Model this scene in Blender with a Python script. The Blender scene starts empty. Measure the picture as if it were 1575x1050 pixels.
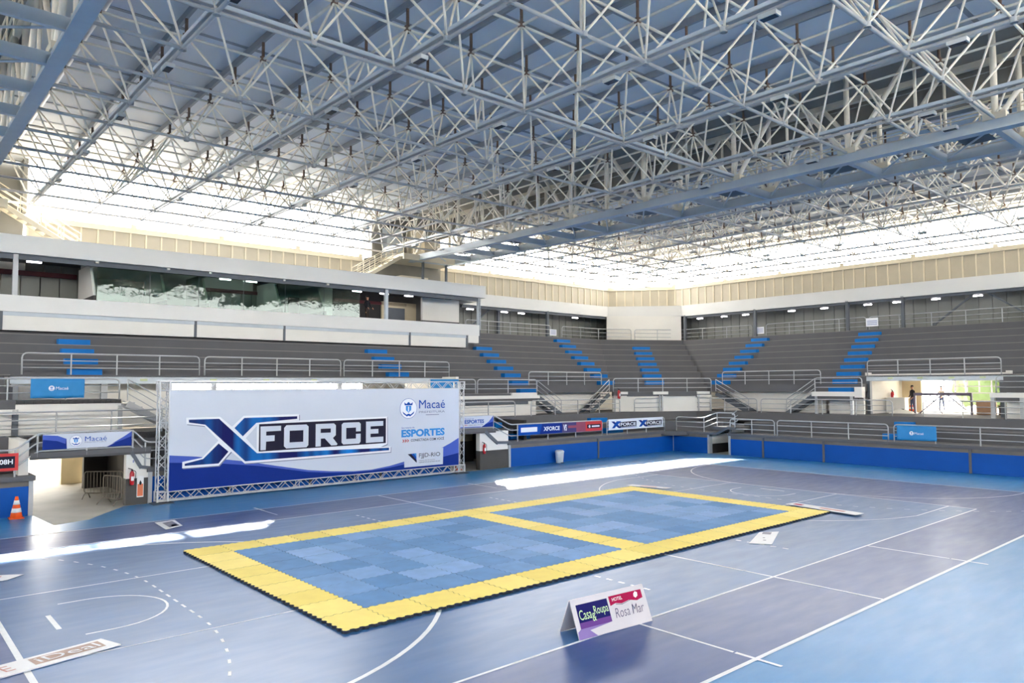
import bpy, bmesh, math, random
from mathutils import Vector, Matrix
random.seed(7)
SC = bpy.context.scene
COL = SC.collection

# ------------------------------------------------------------------ camera
cam_d = bpy.data.cameras.new('camera'); cam = bpy.data.objects.new('camera', cam_d); COL.objects.link(cam)
cam_d.sensor_width = 36.0; cam_d.sensor_fit = 'HORIZONTAL'; cam_d.lens = 1143.11 / 1575 * 36
cam_d.clip_start = 0.05; cam_d.clip_end = 600
_yaw, _pit, _rol = 0.8484, 0.0591, -0.0040
_f = Vector((math.cos(_yaw) * math.cos(_pit), math.sin(_yaw) * math.cos(_pit), math.sin(_pit)))
_r = Vector((math.sin(_yaw), -math.cos(_yaw), 0)); _u = _r.cross(_f)
_r2 = math.cos(_rol) * _r + math.sin(_rol) * _u; _u2 = -math.sin(_rol) * _r + math.cos(_rol) * _u
_m = Matrix((_r2, _u2, -_f)).transposed().to_4x4(); _m.translation = (-6.6838, -12.1937, 4.4729)
cam.matrix_world = _m
SC.camera = cam

# ------------------------------------------------------------------ sky, sun, exposure
ORD = ('first', 'second', 'third', 'fourth', 'fifth', 'sixth', 'seventh', 'eighth', 'ninth', 'tenth', 'eleventh', 'twelfth')
world = bpy.data.worlds.new('sky'); SC.world = world; world.use_nodes = True
_bg = world.node_tree.nodes['Background']
_bg.inputs[0].default_value = (1.0, 0.985, 0.96, 1); _bg.inputs[1].default_value = 11.0
sun_d = bpy.data.lights.new('sun', 'SUN'); sun = bpy.data.objects.new('sun', sun_d); COL.objects.link(sun)
sun_d.energy = 26.0; sun_d.angle = math.radians(0.6); sun_d.color = (1.0, 0.95, 0.87)
sun.rotation_euler = Vector((-1.0, -1.36, -1.0)).to_track_quat('-Z', 'Y').to_euler()
sun.location = (40, 60, 40)
vs = SC.view_settings
vs.view_transform = 'Standard'; vs.look = 'None'; vs.gamma = 1.0; vs.use_curve_mapping = False; vs.exposure = 1.1
SC.cycles.max_bounces = 8; SC.cycles.diffuse_bounces = 5; SC.cycles.glossy_bounces = 3
SC.cycles.transmission_bounces = 4; SC.cycles.transparent_max_bounces = 6
SC.cycles.caustics_reflective = False; SC.cycles.caustics_refractive = False
SC.cycles.sample_clamp_indirect = 6.0

# ------------------------------------------------------------------ materials
def lin(c):
    c = c / 255
    return c / 12.92 if c <= 0.04045 else ((c + 0.055) / 1.055) ** 2.4
def rgb(c): return (lin(c[0]), lin(c[1]), lin(c[2]), 1)
MATS = {}
def M(name, c, rough=0.6, metal=0.0, var=0.08, scale=2.0, spec=0.5, coat=0.0, coat_rough=0.2, rnd=0.0, bump=0.0, detail=4, stretch=None):
    """Principled material whose colour wanders a little with a 3-D noise (wear), optionally per object."""
    if name in MATS: return MATS[name]
    m = bpy.data.materials.new(name); m.use_nodes = True; nt = m.node_tree; N = nt.nodes; L = nt.links
    b = N['Principled BSDF']; b.inputs['Roughness'].default_value = rough; b.inputs['Metallic'].default_value = metal
    b.inputs['Specular IOR Level'].default_value = spec
    if coat: b.inputs['Coat IOR'].default_value = 1.6
    if coat: b.inputs['Coat Weight'].default_value = coat; b.inputs['Coat Roughness'].default_value = coat_rough
    col = rgb(c)
    tc = N.new('ShaderNodeTexCoord'); nz = N.new('ShaderNodeTexNoise')
    nz.inputs['Scale'].default_value = scale; nz.inputs['Detail'].default_value = detail
    geo = N.new('ShaderNodeNewGeometry')
    src = geo.outputs['Position']
    if stretch:
        mp = N.new('ShaderNodeMapping'); mp.inputs['Scale'].default_value = stretch; L.new(src, mp.inputs['Vector']); src = mp.outputs[0]
    L.new(src, nz.inputs['Vector'])
    mx = N.new('ShaderNodeMix'); mx.data_type = 'RGBA'
    mx.inputs[6].default_value = tuple(max(0, x * (1 - var * 2)) for x in col[:3]) + (1,)
    mx.inputs[7].default_value = tuple(min(1, x * (1 + var * 2)) for x in col[:3]) + (1,)
    L.new(nz.outputs['Fac'], mx.inputs[0]); out = mx.outputs[2]
    if rnd:
        oi = N.new('ShaderNodeObjectInfo'); hs = N.new('ShaderNodeHueSaturation')
        mr = N.new('ShaderNodeMapRange'); mr.inputs[3].default_value = 1 - rnd; mr.inputs[4].default_value = 1 + rnd
        mr2 = N.new('ShaderNodeMapRange'); mr2.inputs[3].default_value = 1 + rnd * 0.7; mr2.inputs[4].default_value = 1 - rnd * 0.7
        L.new(oi.outputs['Random'], mr.inputs[0]); L.new(oi.outputs['Random'], mr2.inputs[0])
        L.new(mr.outputs[0], hs.inputs['Value']); L.new(mr2.outputs[0], hs.inputs['Saturation'])
        L.new(out, hs.inputs['Color']); out = hs.outputs[0]
    L.new(out, b.inputs['Base Color'])
    if bump:
        bp = N.new('ShaderNodeBump'); bp.inputs['Strength'].default_value = bump; bp.inputs['Distance'].default_value = 0.02
        L.new(nz.outputs['Fac'], bp.inputs['Height']); L.new(bp.outputs[0], b.inputs['Normal'])
    MATS[name] = m; return m
def emit(name, c, s):
    if name in MATS: return MATS[name]
    m = bpy.data.materials.new(name); m.use_nodes = True; b = m.node_tree.nodes['Principled BSDF']
    b.inputs['Base Color'].default_value = rgb(c); b.inputs['Emission Color'].default_value = rgb(c); b.inputs['Emission Strength'].default_value = s
    MATS[name] = m; return m
def glass(name, c, rough=0.0, alpha=0.25):
    m = bpy.data.materials.new(name); m.use_nodes = True; nt = m.node_tree; N = nt.nodes; L = nt.links
    N.remove(N['Principled BSDF'])
    tr = N.new('ShaderNodeBsdfTransparent'); tr.inputs[0].default_value = rgb(c)
    gl = N.new('ShaderNodeBsdfGlossy'); gl.inputs['Roughness'].default_value = 0.02
    nz = N.new('ShaderNodeTexNoise'); nz.inputs['Scale'].default_value = 2.2; nz.inputs['Detail'].default_value = 2; ge = N.new('ShaderNodeNewGeometry'); L.new(ge.outputs['Position'], nz.inputs['Vector'])
    bu = N.new('ShaderNodeBump'); bu.inputs['Strength'].default_value = 0.05; bu.inputs['Distance'].default_value = 0.05; L.new(nz.outputs['Fac'], bu.inputs['Height']); L.new(bu.outputs[0], gl.inputs['Normal'])
    fr = N.new('ShaderNodeFresnel'); fr.inputs[0].default_value = 1.45
    mx = N.new('ShaderNodeMixShader'); mm = N.new('ShaderNodeMath'); mm.operation = 'MULTIPLY'; mm.inputs[1].default_value = 0.7; L.new(fr.outputs[0], mm.inputs[0]); L.new(mm.outputs[0], mx.inputs[0]); L.new(tr.outputs[0], mx.inputs[1]); L.new(gl.outputs[0], mx.inputs[2])
    L.new(mx.outputs[0], N['Material Output'].inputs[0]); MATS[name] = m; return m

def floor_mat(name, c, var, rough):
    m = M(name, c, rough=rough, var=var, scale=0.55, spec=0.3, coat=0.62, coat_rough=0.31, detail=6, stretch=(1, 1.6, 1))
    nt = m.node_tree; N = nt.nodes; L = nt.links; b = N['Principled BSDF']
    n2 = N.new('ShaderNodeTexNoise'); n2.inputs['Scale'].default_value = 1.7; n2.inputs['Detail'].default_value = 7
    g = N.new('ShaderNodeNewGeometry'); mp = N.new('ShaderNodeMapping'); mp.inputs['Rotation'].default_value = (0, 0, 0.6); mp.inputs['Scale'].default_value = (0.5, 2.2, 1)
    L.new(g.outputs['Position'], mp.inputs['Vector']); L.new(mp.outputs[0], n2.inputs['Vector'])
    mr = N.new('ShaderNodeMapRange'); mr.inputs[1].default_value = 0.3; mr.inputs[2].default_value = 0.7
    mr.inputs[3].default_value = rough - 0.07; mr.inputs[4].default_value = rough + 0.09
    L.new(n2.outputs['Fac'], mr.inputs[0]); L.new(mr.outputs[0], b.inputs['Roughness'])
    return m

FL_IN = floor_mat('court blue vinyl', (56, 102, 154), 0.10, 0.46)
FL_OUT = floor_mat('court navy vinyl', (38, 72, 132), 0.08, 0.46)
FL_RUN = floor_mat('run-off azure vinyl', (48, 128, 184), 0.08, 0.48)
CONC_FLOOR = M('tunnel concrete', (176, 172, 160), rough=0.7, var=0.14, scale=0.9)
WHITE_LINE = M('white court paint', (232, 234, 236), rough=0.45, var=0.05, scale=6)
STAND = M('grey painted concrete', (94, 94, 97), rough=0.75, var=0.06, scale=1.2)
STAND_D = M('dark grey concrete', (78, 78, 80), rough=0.75, var=0.08, scale=1.5)
BAND = M('weathered grey band', (118, 112, 106), rough=0.75, var=0.14, scale=1.3)
BLUEW = M('blue plywood paint', (0, 80, 168), spec=0.25, rough=0.55, var=0.05, scale=1.4)
STEP = M('blue aisle paint', (0, 112, 192), spec=0.25, rough=0.55, var=0.06, scale=2)
WHITE = M('white plaster', (236, 233, 226), rough=0.7, var=0.03, scale=0.8)
FASC = M('white fascia sheet', (230, 229, 225), rough=0.55, var=0.03, scale=0.6)
CREAM = M('cream cladding', (222, 212, 190), rough=0.5, var=0.04, scale=1.0)
CREAM_P = M('cream ribbed panel', (188, 180, 162), rough=0.55, var=0.05, scale=1.3, rnd=0.03)
GREYP = M('shaded grey green panel', (128, 130, 124), rough=0.55, var=0.06, scale=1.2, rnd=0.04)  # base colour darkened so it carries the shade under the concourse roof
RAIL = M('grey rail paint', (182, 184, 186), rough=0.4, metal=0.2, var=0.04)
STEEL_D = M('dark grey steel', (92, 98, 106), rough=0.5, var=0.05)
STEEL_L = M('pale blue grey steel', (196, 204, 210), rough=0.45, var=0.05)
BARW = M('warm white truss tube', (232, 224, 208), rough=0.45, var=0.10, scale=2.5)
BARG = M('grey truss tube', (196, 194, 192), rough=0.4, metal=0.1, var=0.08, scale=2.5)
RUST = M('rusty brown hub', (110, 88, 74), rough=0.7, var=0.2, scale=8)
SHEET = M('roof sheet', (222, 226, 230), rough=0.5, var=0.05, scale=0.35, detail=5)
PURLIN = M('purlin grey', (150, 154, 160), rough=0.5, var=0.06)
SOFFIT = M('dark gutter lining', (138, 136, 130), rough=0.7, var=0.12, scale=0.8)
ALU = M('aluminium truss', (206, 207, 210), rough=0.35, metal=0.35, var=0.06, scale=4)
BLACK = M('black rubber', (22, 24, 28), rough=0.7, var=0.1)
MATBLUE = M('blue foam mat', (100, 148, 200), rough=0.62, var=0.12, scale=2.4, rnd=0.17, detail=6)
MATYEL = M('yellow foam mat', (252, 224, 116), rough=0.6, var=0.05, scale=3.0, rnd=0.05)
MATSIDE = M('dark foam underside', (26, 34, 52), rough=0.8, var=0.1)
GLASS = glass('tinted glass', (196, 214, 206))
LAMP = emit('glowing lamp tube', (255, 248, 255), 14)
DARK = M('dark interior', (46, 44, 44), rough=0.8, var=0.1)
MAROON = M('maroon trim', (84, 26, 34), rough=0.6)
GROUND = M('outdoor pale paving', (172, 164, 150), rough=0.9, var=0.08, scale=0.4)

# ------------------------------------------------------------------ mesh helpers
def link(o, parent=None):
    COL.objects.link(o)
    if parent is not None:
        o.parent = parent; o.matrix_parent_inverse = Matrix.Translation(parent.location).inverted()
    return o
def tag(o, label=None, cat=None, group=None, kind=None):
    if label: o['label'] = label
    if cat: o['category'] = cat
    if group: o['group'] = group
    if kind: o['kind'] = kind
    return o
def empty(name, loc, label=None, cat=None, group=None, kind=None):
    o = bpy.data.objects.new(name, None); o.location = loc; o.empty_display_size = 0.2; COL.objects.link(o)
    return tag(o, label, cat, group, kind)
def mesh_obj(name, verts, faces, mat, parent=None, smooth=False, mats=None, fmat=None):
    me = bpy.data.meshes.new(name); me.from_pydata([tuple(v) for v in verts], [], faces); me.update()
    for m_ in (mats or [mat]): me.materials.append(m_)
    if fmat:
        for p, i in zip(me.polygons, fmat): p.material_index = i
    if smooth:
        for p in me.polygons: p.use_smooth = True
    return link(bpy.data.objects.new(name, me), parent)
_UC = {}
CUBE_V = [(-.5, -.5, -.5), (.5, -.5, -.5), (.5, .5, -.5), (-.5, .5, -.5), (-.5, -.5, .5), (.5, -.5, .5), (.5, .5, .5), (-.5, .5, .5)]
CUBE_F = [(0, 3, 2, 1), (4, 5, 6, 7), (0, 1, 5, 4), (1, 2, 6, 5), (2, 3, 7, 6), (3, 0, 4, 7)]
def ucube(mat):
    k = mat.name
    if k not in _UC:
        me = bpy.data.meshes.new('block_' + k); me.from_pydata(CUBE_V, [], CUBE_F); me.materials.append(mat); _UC[k] = me
    return _UC[k]
def box(name, mat, lo, hi, parent=None):
    """axis-aligned block between two corners, sharing one mesh per material"""
    o = bpy.data.objects.new(name, ucube(mat))
    o.location = [(a + b) / 2 for a, b in zip(lo, hi)]; o.scale = [max(abs(b - a), 1e-4) for a, b in zip(lo, hi)]
    return link(o, parent)
def under(o, part):
    """hang a world-coordinate mesh below a part that itself holds world coordinates"""
    o.parent = part; o.matrix_parent_inverse = Matrix.Identity(4); return o
def beam(name, mat, p, q, w, h, parent=None, up=(0, 0, 1)):
    """rectangular bar from p to q, w across, h tall"""
    p, q = Vector(p), Vector(q); d = q - p; l = d.length; d.normalize()
    upv = Vector(up)
    if abs(d.dot(upv)) > 0.98: upv = Vector((1, 0, 0))
    s = d.cross(upv).normalized(); u = s.cross(d)
    o = bpy.data.objects.new(name, ucube(mat))
    m = Matrix((d * l, s * w, u * h)).transposed().to_4x4(); m.translation = (p + q) / 2
    link(o, None); o.matrix_world = m
    if parent is not None:
        o.parent = parent; o.matrix_parent_inverse = Matrix.Translation(parent.location).inverted()
    return o
_UCY = {}
def ucyl(mat, n=8):
    k = (mat.name, n)
    if k not in _UCY:
        v = [(math.cos(2 * math.pi * i / n), math.sin(2 * math.pi * i / n), z) for z in (-.5, .5) for i in range(n)]
        f = [(i, (i + 1) % n, n + (i + 1) % n, n + i) for i in range(n)] + [tuple(range(n))[::-1], tuple(range(n, 2 * n))]
        me = bpy.data.meshes.new('rod_' + mat.name); me.from_pydata(v, [], f); me.materials.append(mat)
        for p in me.polygons:
            p.use_smooth = len(p.vertices) == 4
        _UCY[k] = me
    return _UCY[k]
def rod(name, mat, p, q, r, parent=None, n=8):
    p, q = Vector(p), Vector(q); d = q - p; l = d.length; d.normalize()
    a = Vector((0, 0, 1)) if abs(d.z) < 0.9 else Vector((1, 0, 0))
    s = d.cross(a).normalized(); u = s.cross(d)
    o = bpy.data.objects.new(name, ucyl(mat, n)); m = Matrix((s * r, u * -r, d * l)).transposed().to_4x4(); m.translation = (p + q) / 2
    link(o, None); o.matrix_world = m
    if parent is not None:
        o.parent = parent; o.matrix_parent_inverse = Matrix.Translation(parent.location).inverted()
    return o
def rods_mesh(name, items, mat, parent=None, n=6):
    """many tubes (p, q, r) joined into one mesh"""
    V = []; F = []
    for p, q, r in items:
        p, q = Vector(p), Vector(q); d = (q - p).normalized(); a = Vector((0, 0, 1)) if abs(d.z) < 0.9 else Vector((1, 0, 0))
        s = d.cross(a).normalized(); u = s.cross(d); b = len(V)
        for c in (p, q):
            for i in range(n):
                t = 2 * math.pi * i / n; V.append(c + s * (r * math.cos(t)) + u * (r * math.sin(t)))
        F += [(b + i, b + n + i, b + n + (i + 1) % n, b + (i + 1) % n) for i in range(n)]
    return mesh_obj(name, V, F, mat, parent, smooth=True)
def tube(name, mat, pts, r, parent=None, n=8):
    """round tube swept along a polyline"""
    P = [Vector(p) for p in pts]; V = []; F = []
    pu = None
    for i, p in enumerate(P):
        if i == 0: d = P[1] - P[0]
        elif i == len(P) - 1: d = P[-1] - P[-2]
        else: d = (P[i + 1] - P[i]).normalized() + (P[i] - P[i - 1]).normalized()
        d.normalize()
        if pu is None:
            a = Vector((0, 0, 1)) if abs(d.z) < 0.9 else Vector((1, 0, 0)); s = d.cross(a).normalized()
        else:
            s = (pu - d * pu.dot(d)).normalized()
        pu = s; u = s.cross(d)
        for k in range(n):
            t = 2 * math.pi * k / n; V.append(p + s * (r * math.cos(t)) + u * (r * math.sin(t)))
    for i in range(len(P) - 1):
        for k in range(n):
            F.append((i * n + k, (i + 1) * n + k, (i + 1) * n + (k + 1) % n, i * n + (k + 1) % n))
    F += [tuple(range(n)), tuple(range((len(P) - 1) * n, len(P) * n))[::-1]]
    return mesh_obj(name, V, F, mat, parent, smooth=True)
def prism(name, mat, poly, z0, z1, parent=None, mats=None):
    """plan polygon extruded from z0 to z1"""
    n = len(poly); V = [(x, y, z0) for x, y in poly] + [(x, y, z1) for x, y in poly]
    F = [tuple(range(n))[::-1], tuple(range(n, 2 * n))] + [(i, (i + 1) % n, n + (i + 1) % n, n + i) for i in range(n)]
    o = mesh_obj(name, V, F, mat, parent)
    bm = bmesh.new(); bm.from_mesh(o.data); bmesh.ops.recalc_face_normals(bm, faces=bm.faces); bm.to_mesh(o.data); bm.free()
    return o
def plate(name, mat, poly, origin, ex, ey, t, parent=None, holes=()):
    """flat printed shape: polygon (a, b) on the plane origin + a*ex + b*ey, t thick along ex x ey"""
    cu = bpy.data.curves.new(name, 'CURVE'); cu.dimensions = '2D'; cu.fill_mode = 'BOTH'; cu.extrude = t / 2
    for pl in (poly,) + tuple(holes):
        sp = cu.splines.new('POLY'); sp.points.add(len(pl) - 1); sp.use_cyclic_u = True
        for pt, (a, b) in zip(sp.points, pl): pt.co = (a, b, 0, 1)
    cu.materials.append(mat)
    tmp = bpy.data.objects.new(name, cu)
    me = bpy.data.meshes.new_from_object(tmp); bpy.data.objects.remove(tmp)
    me.materials.clear(); me.materials.append(mat); me.name = name
    ex, ey = Vector(ex).normalized(), Vector(ey).normalized(); ez = ex.cross(ey)
    m = Matrix((ex, ey, ez)).transposed().to_4x4(); m.translation = Vector(origin) + ez * (t / 2)
    me.transform(m)
    return link(bpy.data.objects.new(name, me), parent)
def circ(cx, cy, r, n=24, sy=1.0): return [(cx + r * math.cos(2 * math.pi * i / n), cy + sy * r * math.sin(2 * math.pi * i / n)) for i in range(n)]
def text(name, mat, s, origin, ex, ey, w, h, parent=None, t=0.004, shear=0.0, bold=0.0):
    """lettering whose ink box starts at origin and is w wide and h tall"""
    cu = bpy.data.curves.new(name, 'FONT'); cu.body = s; cu.size = 1.0; cu.extrude = 0.0; cu.shear = shear; cu.resolution_u = 3; cu.offset = bold
    tmp = bpy.data.objects.new(name, cu)
    me = bpy.data.meshes.new_from_object(tmp); bpy.data.objects.remove(tmp)
    xs = [v.co.x for v in me.vertices]; ys = [v.co.y for v in me.vertices]
    x0, x1, y0, y1 = min(xs), max(xs), min(ys), max(ys)
    me.materials.clear(); me.materials.append(mat); me.name = name
    ex, ey = Vector(ex).normalized(), Vector(ey).normalized(); ez = ex.cross(ey)
    sx, sy = w / (x1 - x0), h / (y1 - y0)
    m = Matrix((ex * sx, ey * sy, ez)).transposed().to_4x4(); m.translation = Vector(origin) + ez * t - ex * sx * x0 - ey * sy * y0
    me.transform(m)
    return link(bpy.data.objects.new(name, me), parent)
def fillet(pts, r, n=4):
    """round the inner corners of a polyline"""
    P = [Vector(p) for p in pts]; out = [P[0]]
    for i in range(1, len(P) - 1):
        a, b, c = P[i - 1], P[i], P[i + 1]; d1 = (a - b); d2 = (c - b)
        rr = min(r, d1.length * 0.45, d2.length * 0.45); s = b + d1.normalized() * rr; e = b + d2.normalized() * rr
        for k in range(n + 1):
            t = k / n; out.append(s * (1 - t) ** 2 + b * (2 * t * (1 - t)) + e * t ** 2)
    out.append(P[-1]); return out
def railing(label, pts, h=0.92, nb=3, posts=None, step=2.0, r=0.033, close=(True, True), cat='railing', low=0.30, group=None):
    """guard rail along base points: a bent top tube that turns down into end posts, lower bars, inner posts"""
    P = [Vector(p) for p in pts]; e = empty('guard_rail', P[0], label, cat, group)
    top = [p + Vector((0, 0, h)) for p in P]
    path = ([P[0]] if close[0] else []) + top + ([P[-1]] if close[1] else [])
    tube('top_rail', RAIL, fillet(path, 0.22), r, e)
    for k in range(1, nb):
        z = low + (h - low) * (k - 1) / (nb - 1)
        tube('lower_bar', RAIL, fillet([p + Vector((0, 0, z)) for p in P], 0.15), r * 0.75, e, n=6)
    if posts is None:
        posts = []
        for a, b in zip(P[:-1], P[1:]):
            n = max(1, round((b - a).length / step))
            posts += [a.lerp(b, i / n) for i in range(1, n)]
        posts += P[1:-1]
        if not close[0]: posts.append(P[0])
        if not close[1]: posts.append(P[-1])
    for p in posts: rod('post', RAIL, p, Vector(p) + Vector((0, 0, h)), r * 0.95, e, n=6)
    return e
# ================================================================== SETTING
LY, RX = 18.75, 35.2            # inner faces of the court-side walls (long side, end side)
# ---- floor
floor = empty('floor', (9.5, 4.5, 0), kind='structure'); tag(floor, 'glossy blue vinyl sports floor with white court lines')
box('run_off_surface', FL_RUN, (-30, -22, -0.05), (RX + 0.1, LY + 0.05, 0.0), floor)
def flat(name, mat, poly, z, parent): return mesh_obj(name, [(x, y, z) for x, y in poly], [tuple(range(len(poly)))], mat, parent)
def rect(x0, y0, x1, y1): return [(x0, y0), (x1, y0), (x1, y1), (x0, y1)]
for k, (a, b, c, d) in enumerate([(-10.5, 12, 29.5, 14.5), (-10.5, -5.5, 29.5, -3), (23.5, -3, 29.5, 12), (-10.5, -3, -4.5, 12)]):
    flat('court_surround', FL_OUT, rect(a, b, c, d), 0.003, floor)
flat('court_centre', FL_IN, rect(-4.5, -3, 23.5, 12), 0.003, floor)
# concrete patch in front of the long-side tunnel
flat('tunnel_apron', CONC_FLOOR, [(-1.9, 18.76), (1.1, 18.76), (0.1, 17.4), (-0.6, 16.4), (-1.7, 16.0)], 0.004, floor)
def ribbon(pts, w, name='court_line', z=0.006):
    P = [Vector((x, y, 0)) for x, y in pts]; V = []; F = []
    for i, p in enumerate(P):
        d = (P[min(i + 1, len(P) - 1)] - P[max(i - 1, 0)]).normalized(); s = Vector((-d.y, d.x, 0)) * (w / 2)
        V += [p + s + Vector((0, 0, z)), p - s + Vector((0, 0, z))]
    for i in range(len(P) - 1): F.append((2 * i, 2 * i + 1, 2 * i + 3, 2 * i + 2))
    return mesh_obj(name, V, F, WHITE_LINE, floor)
def arc(cx, cy, r, a0, a1, n=28): return [(cx + r * math.cos(math.radians(a0 + (a1 - a0) * i / n)), cy + r * math.sin(math.radians(a0 + (a1 - a0) * i / n))) for i in range(n + 1)]
for y in (-5.5, 14.5): ribbon([(-10.5, y), (29.5, y)], 0.07 if y > 0 else 0.085)
for x in (-10.5, 29.5): ribbon([(x, -5.5), (x, 14.5)], 0.08)
for y in (-3, 12): ribbon([(-4.5, y), (23.5, y)], 0.06)
for x, w_ in ((-4.5, 0.1), (23.5, 0.06)): ribbon([(x, -3), (x, 12)], w_, z=0.007)
ribbon([(9.5, -5.5), (9.5, 14.5)], 0.07, z=0.0065)
for x in (4.5, 14.5):
    ribbon([(x, -3.0), (x, -5.08)], 0.06); ribbon([(x, -5.12), (x, -5.95)], 0.08, z=0.0075)
    ribbon([(x, 14.1), (x, 14.95)], 0.08, z=0.0075); ribbon([(x, 12.9), (x, 14.1)], 0.05)
for s in (1, -1):                                             # both halves of the court
    X = lambda d: 9.5 + s * d
    hoop = X(12.425); a0 = 0 if s < 0 else 180
    for y in (2.05, 6.95): ribbon([(X(14), y), (X(8.2), y)], 0.05 if s > 0 or y > 3 else 0.03)
    ribbon([(X(8.2), 2.05), (X(8.2), 6.95)], 0.05)
    dy = 6.6; ax = math.degrees(math.asin(dy / 6.75))
    pts = [(X(14), 4.5 + dy)] + ([(hoop + 6.75 * math.cos(math.radians(t)) * -s, 4.5 + 6.75 * math.sin(math.radians(t))) for t in [ax - i * 2 * ax / 40 for i in range(41)]]) + [(X(14), 4.5 - dy)]
    ribbon(pts, 0.055 if s > 0 else 0.09)
    ribbon([(X(12.9), 5.75)] + [(hoop - s * 1.25 * math.sin(math.radians(t)), 4.5 + 1.25 * math.cos(math.radians(t))) for t in range(0, 181, 10)] + [(X(12.9), 3.25)], 0.05)
    ribbon([(X(13.2), 5.0), (X(13.2), 3.9)], 0.09)
    # six metre goal area and dashed nine metre line
    gx = X(20)
    pts = [(gx - s * 6 * math.sin(math.radians(t)), 6 + 6 * math.cos(math.radians(t))) for t in range(0, 91, 6)] + [(gx - s * 6 * math.sin(math.radians(t)), 3 + 6 * math.cos(math.radians(t))) for t in range(90, 181, 6)]
    if s > 0: ribbon(pts, 0.06, z=0.0072)
    path = [(gx - s * 9 * math.sin(math.radians(t)), 6 + 9 * math.cos(math.radians(t))) for t in [19 + i * 71 / 60 for i in range(61)]]
    path += [(gx - s * 9, 6 - 3 * i / 12) for i in range(1, 12)]
    path += [(gx - s * 9 * math.sin(math.radians(t)), 3 + 9 * math.cos(math.radians(t))) for t in [90 + i * 71 / 60 for i in range(61)]]
    acc = 0.0; seg = []; on = True
    for a, b in zip(path[:-1], path[1:]):
        acc += math.dist(a, b)
        if on: seg.append(a)
        if acc > (0.17 if on else 0.19):
            if on:
                seg.append(b); ribbon(seg, 0.05, 'dashed_line', z=0.0078)
            seg = []; on = not on; acc = 0.0
for x in (6.5, 12.5):
    for k in range(5):
        for y0, sg in ((0.0, -1), (9.2, 1)):
            y = y0 + sg * (0.15 + 0.36 * k); ribbon([(x, y), (x, y + sg * 0.17)], 0.07, 'dashed_line')
# ---- outdoor ground
box('ground', GROUND, (-160, -160, -0.4), (200, 200, -0.06)).__setitem__('kind', 'structure')

# ---- court-side walls: blue panels between posts under a weathered band and a concrete cap
def side_wall(name, label, segs, axis):
    w = empty(name, (segs[0][0], LY, 0) if axis == 'x' else (RX, segs[0][0], 0), kind='structure'); w['label'] = label
    for a, b, joints in segs:
        def bx(n, m, s0, s1, d0, d1, z0, z1):
            if axis == 'x': return box(n, m, (s0, LY + d0, z0), (s1, LY + d1, z1), w)
            return box(n, m, (RX + d0, s0, z0), (RX + d1, s1, z1), w)
        ed = [a] + list(joints) + [b]
        for s0, s1 in zip(ed[:-1], ed[1:]): bx('panel', BLUEW, s0 + 0.03, s1 - 0.03, 0.0, 0.08, 0.0, 1.02)
        for s in ed[1:-1]: bx('post', STAND, s - 0.06, s + 0.06, -0.04, 0.1, 0.0, 1.2)
        for s in (a, b): bx('post', RAIL, s - 0.07, s + 0.07, -0.05, 0.3, 0.0, 1.2)
        bx('band', BAND, a, b, 0.02, 0.3, 1.02, 1.21)
        bx('cap', STAND, a - 0.12, b + 0.12, -0.1, 1.5, 1.21, 1.38)
        bx('core', STAND_D, a + 0.05, b - 0.05, 0.08, 0.3, 0.0, 1.02)
    return w
side_wall('wall_long_side', 'blue panelled court-side wall below the long grandstand', [(-30, -1.95, (-26, -22, -18, -14, -10, -6)), (1.95, 16.4, (5, 8.6, 12.2)), (20.35, 35.3, (27.6,))], 'x')
side_wall('wall_end_side', 'blue panelled court-side wall below the end grandstand', [(15.95, 18.8, ()), (-22, 14.4, (-14, -6.6, 0.75, 8.26, 12.07))], 'y')

# ---- lower tiers: two broad steps up to the walkway (z 2.6)
WZ = 2.6; WY, WX = 21.5, 38.6
low = empty('lower_tier', (20, 20, 1.38), kind='structure'); low['label'] = 'dark grey lower seating steps between court wall and walkway'
def lrow(name, o1, o2, z0, z1, xs, ys, mat=STAND):
    for a, b in xs: box(name, mat, (a, LY + o1, z0), (b, LY + o2, z1), low)
    for a, b in ys: box(name, mat, (RX + o1 * 1.25, a, z0), (RX + o2 * 1.25, b, z1), low)
lrow('row_floor', 0.3, 1.45, 1.2, 1.37, [(-30, -2.0), (1.9, 16.5), (20.3, 33.6)], [(15.95, 17.4), (-22, 14.4)])
lrow('row_step', 1.4, 2.75, 1.3, 2.0, [(-30, -2.0), (1.9, 16.5), (20.3, 34.6)], [(15.95, 18.9), (-22, 14.4)])
prism('row_step', STAND, [(33.6, LY + .3), (35.5, 17.2), (39, 17.2), (39, 22), (33.6, 22)], 1.1, 1.375, low)
prism('row_step', STAND, [(34.0, LY + 1.4), (36.95, 17.0), (39, 17.0), (39, 22), (34.0, 22)], 1.3, 2.0, low)
# raised decks over the three tunnels
box('tunnel_deck', STAND, (-2.0, LY - 0.05, 2.0), (1.95, WY + 0.2, 2.16), low); box('deck_edge', STAND_D, (-2.0, LY - 0.06, 1.92), (1.95, LY + 0.2, 2.0), low)
box('tunnel_deck', STAND, (16.4, LY - 0.05, 2.02), (19.35, WY + 0.2, 2.16), low); box('deck_edge', STAND_D, (16.4, LY - 0.06, 1.94), (19.35, LY + 0.2, 2.02), low)
box('tunnel_deck', STAND, (RX - 0.05, 13.95, 1.62), (WX + 0.1, 15.6, 1.78), low)
# walkway slab: long side, chamfer, end side
walk = prism('walkway', STAND, [(-30, WY), (34.0, WY), (WX, 19.2), (WX, -22), (44.5, -22), (44.5, 19), (37, 26), (9, 26), (9, 24.6), (-30, 24.6)], WZ - 0.6, WZ)
tag(walk, 'grey walkway between lower and upper seating', kind='structure')
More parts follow.
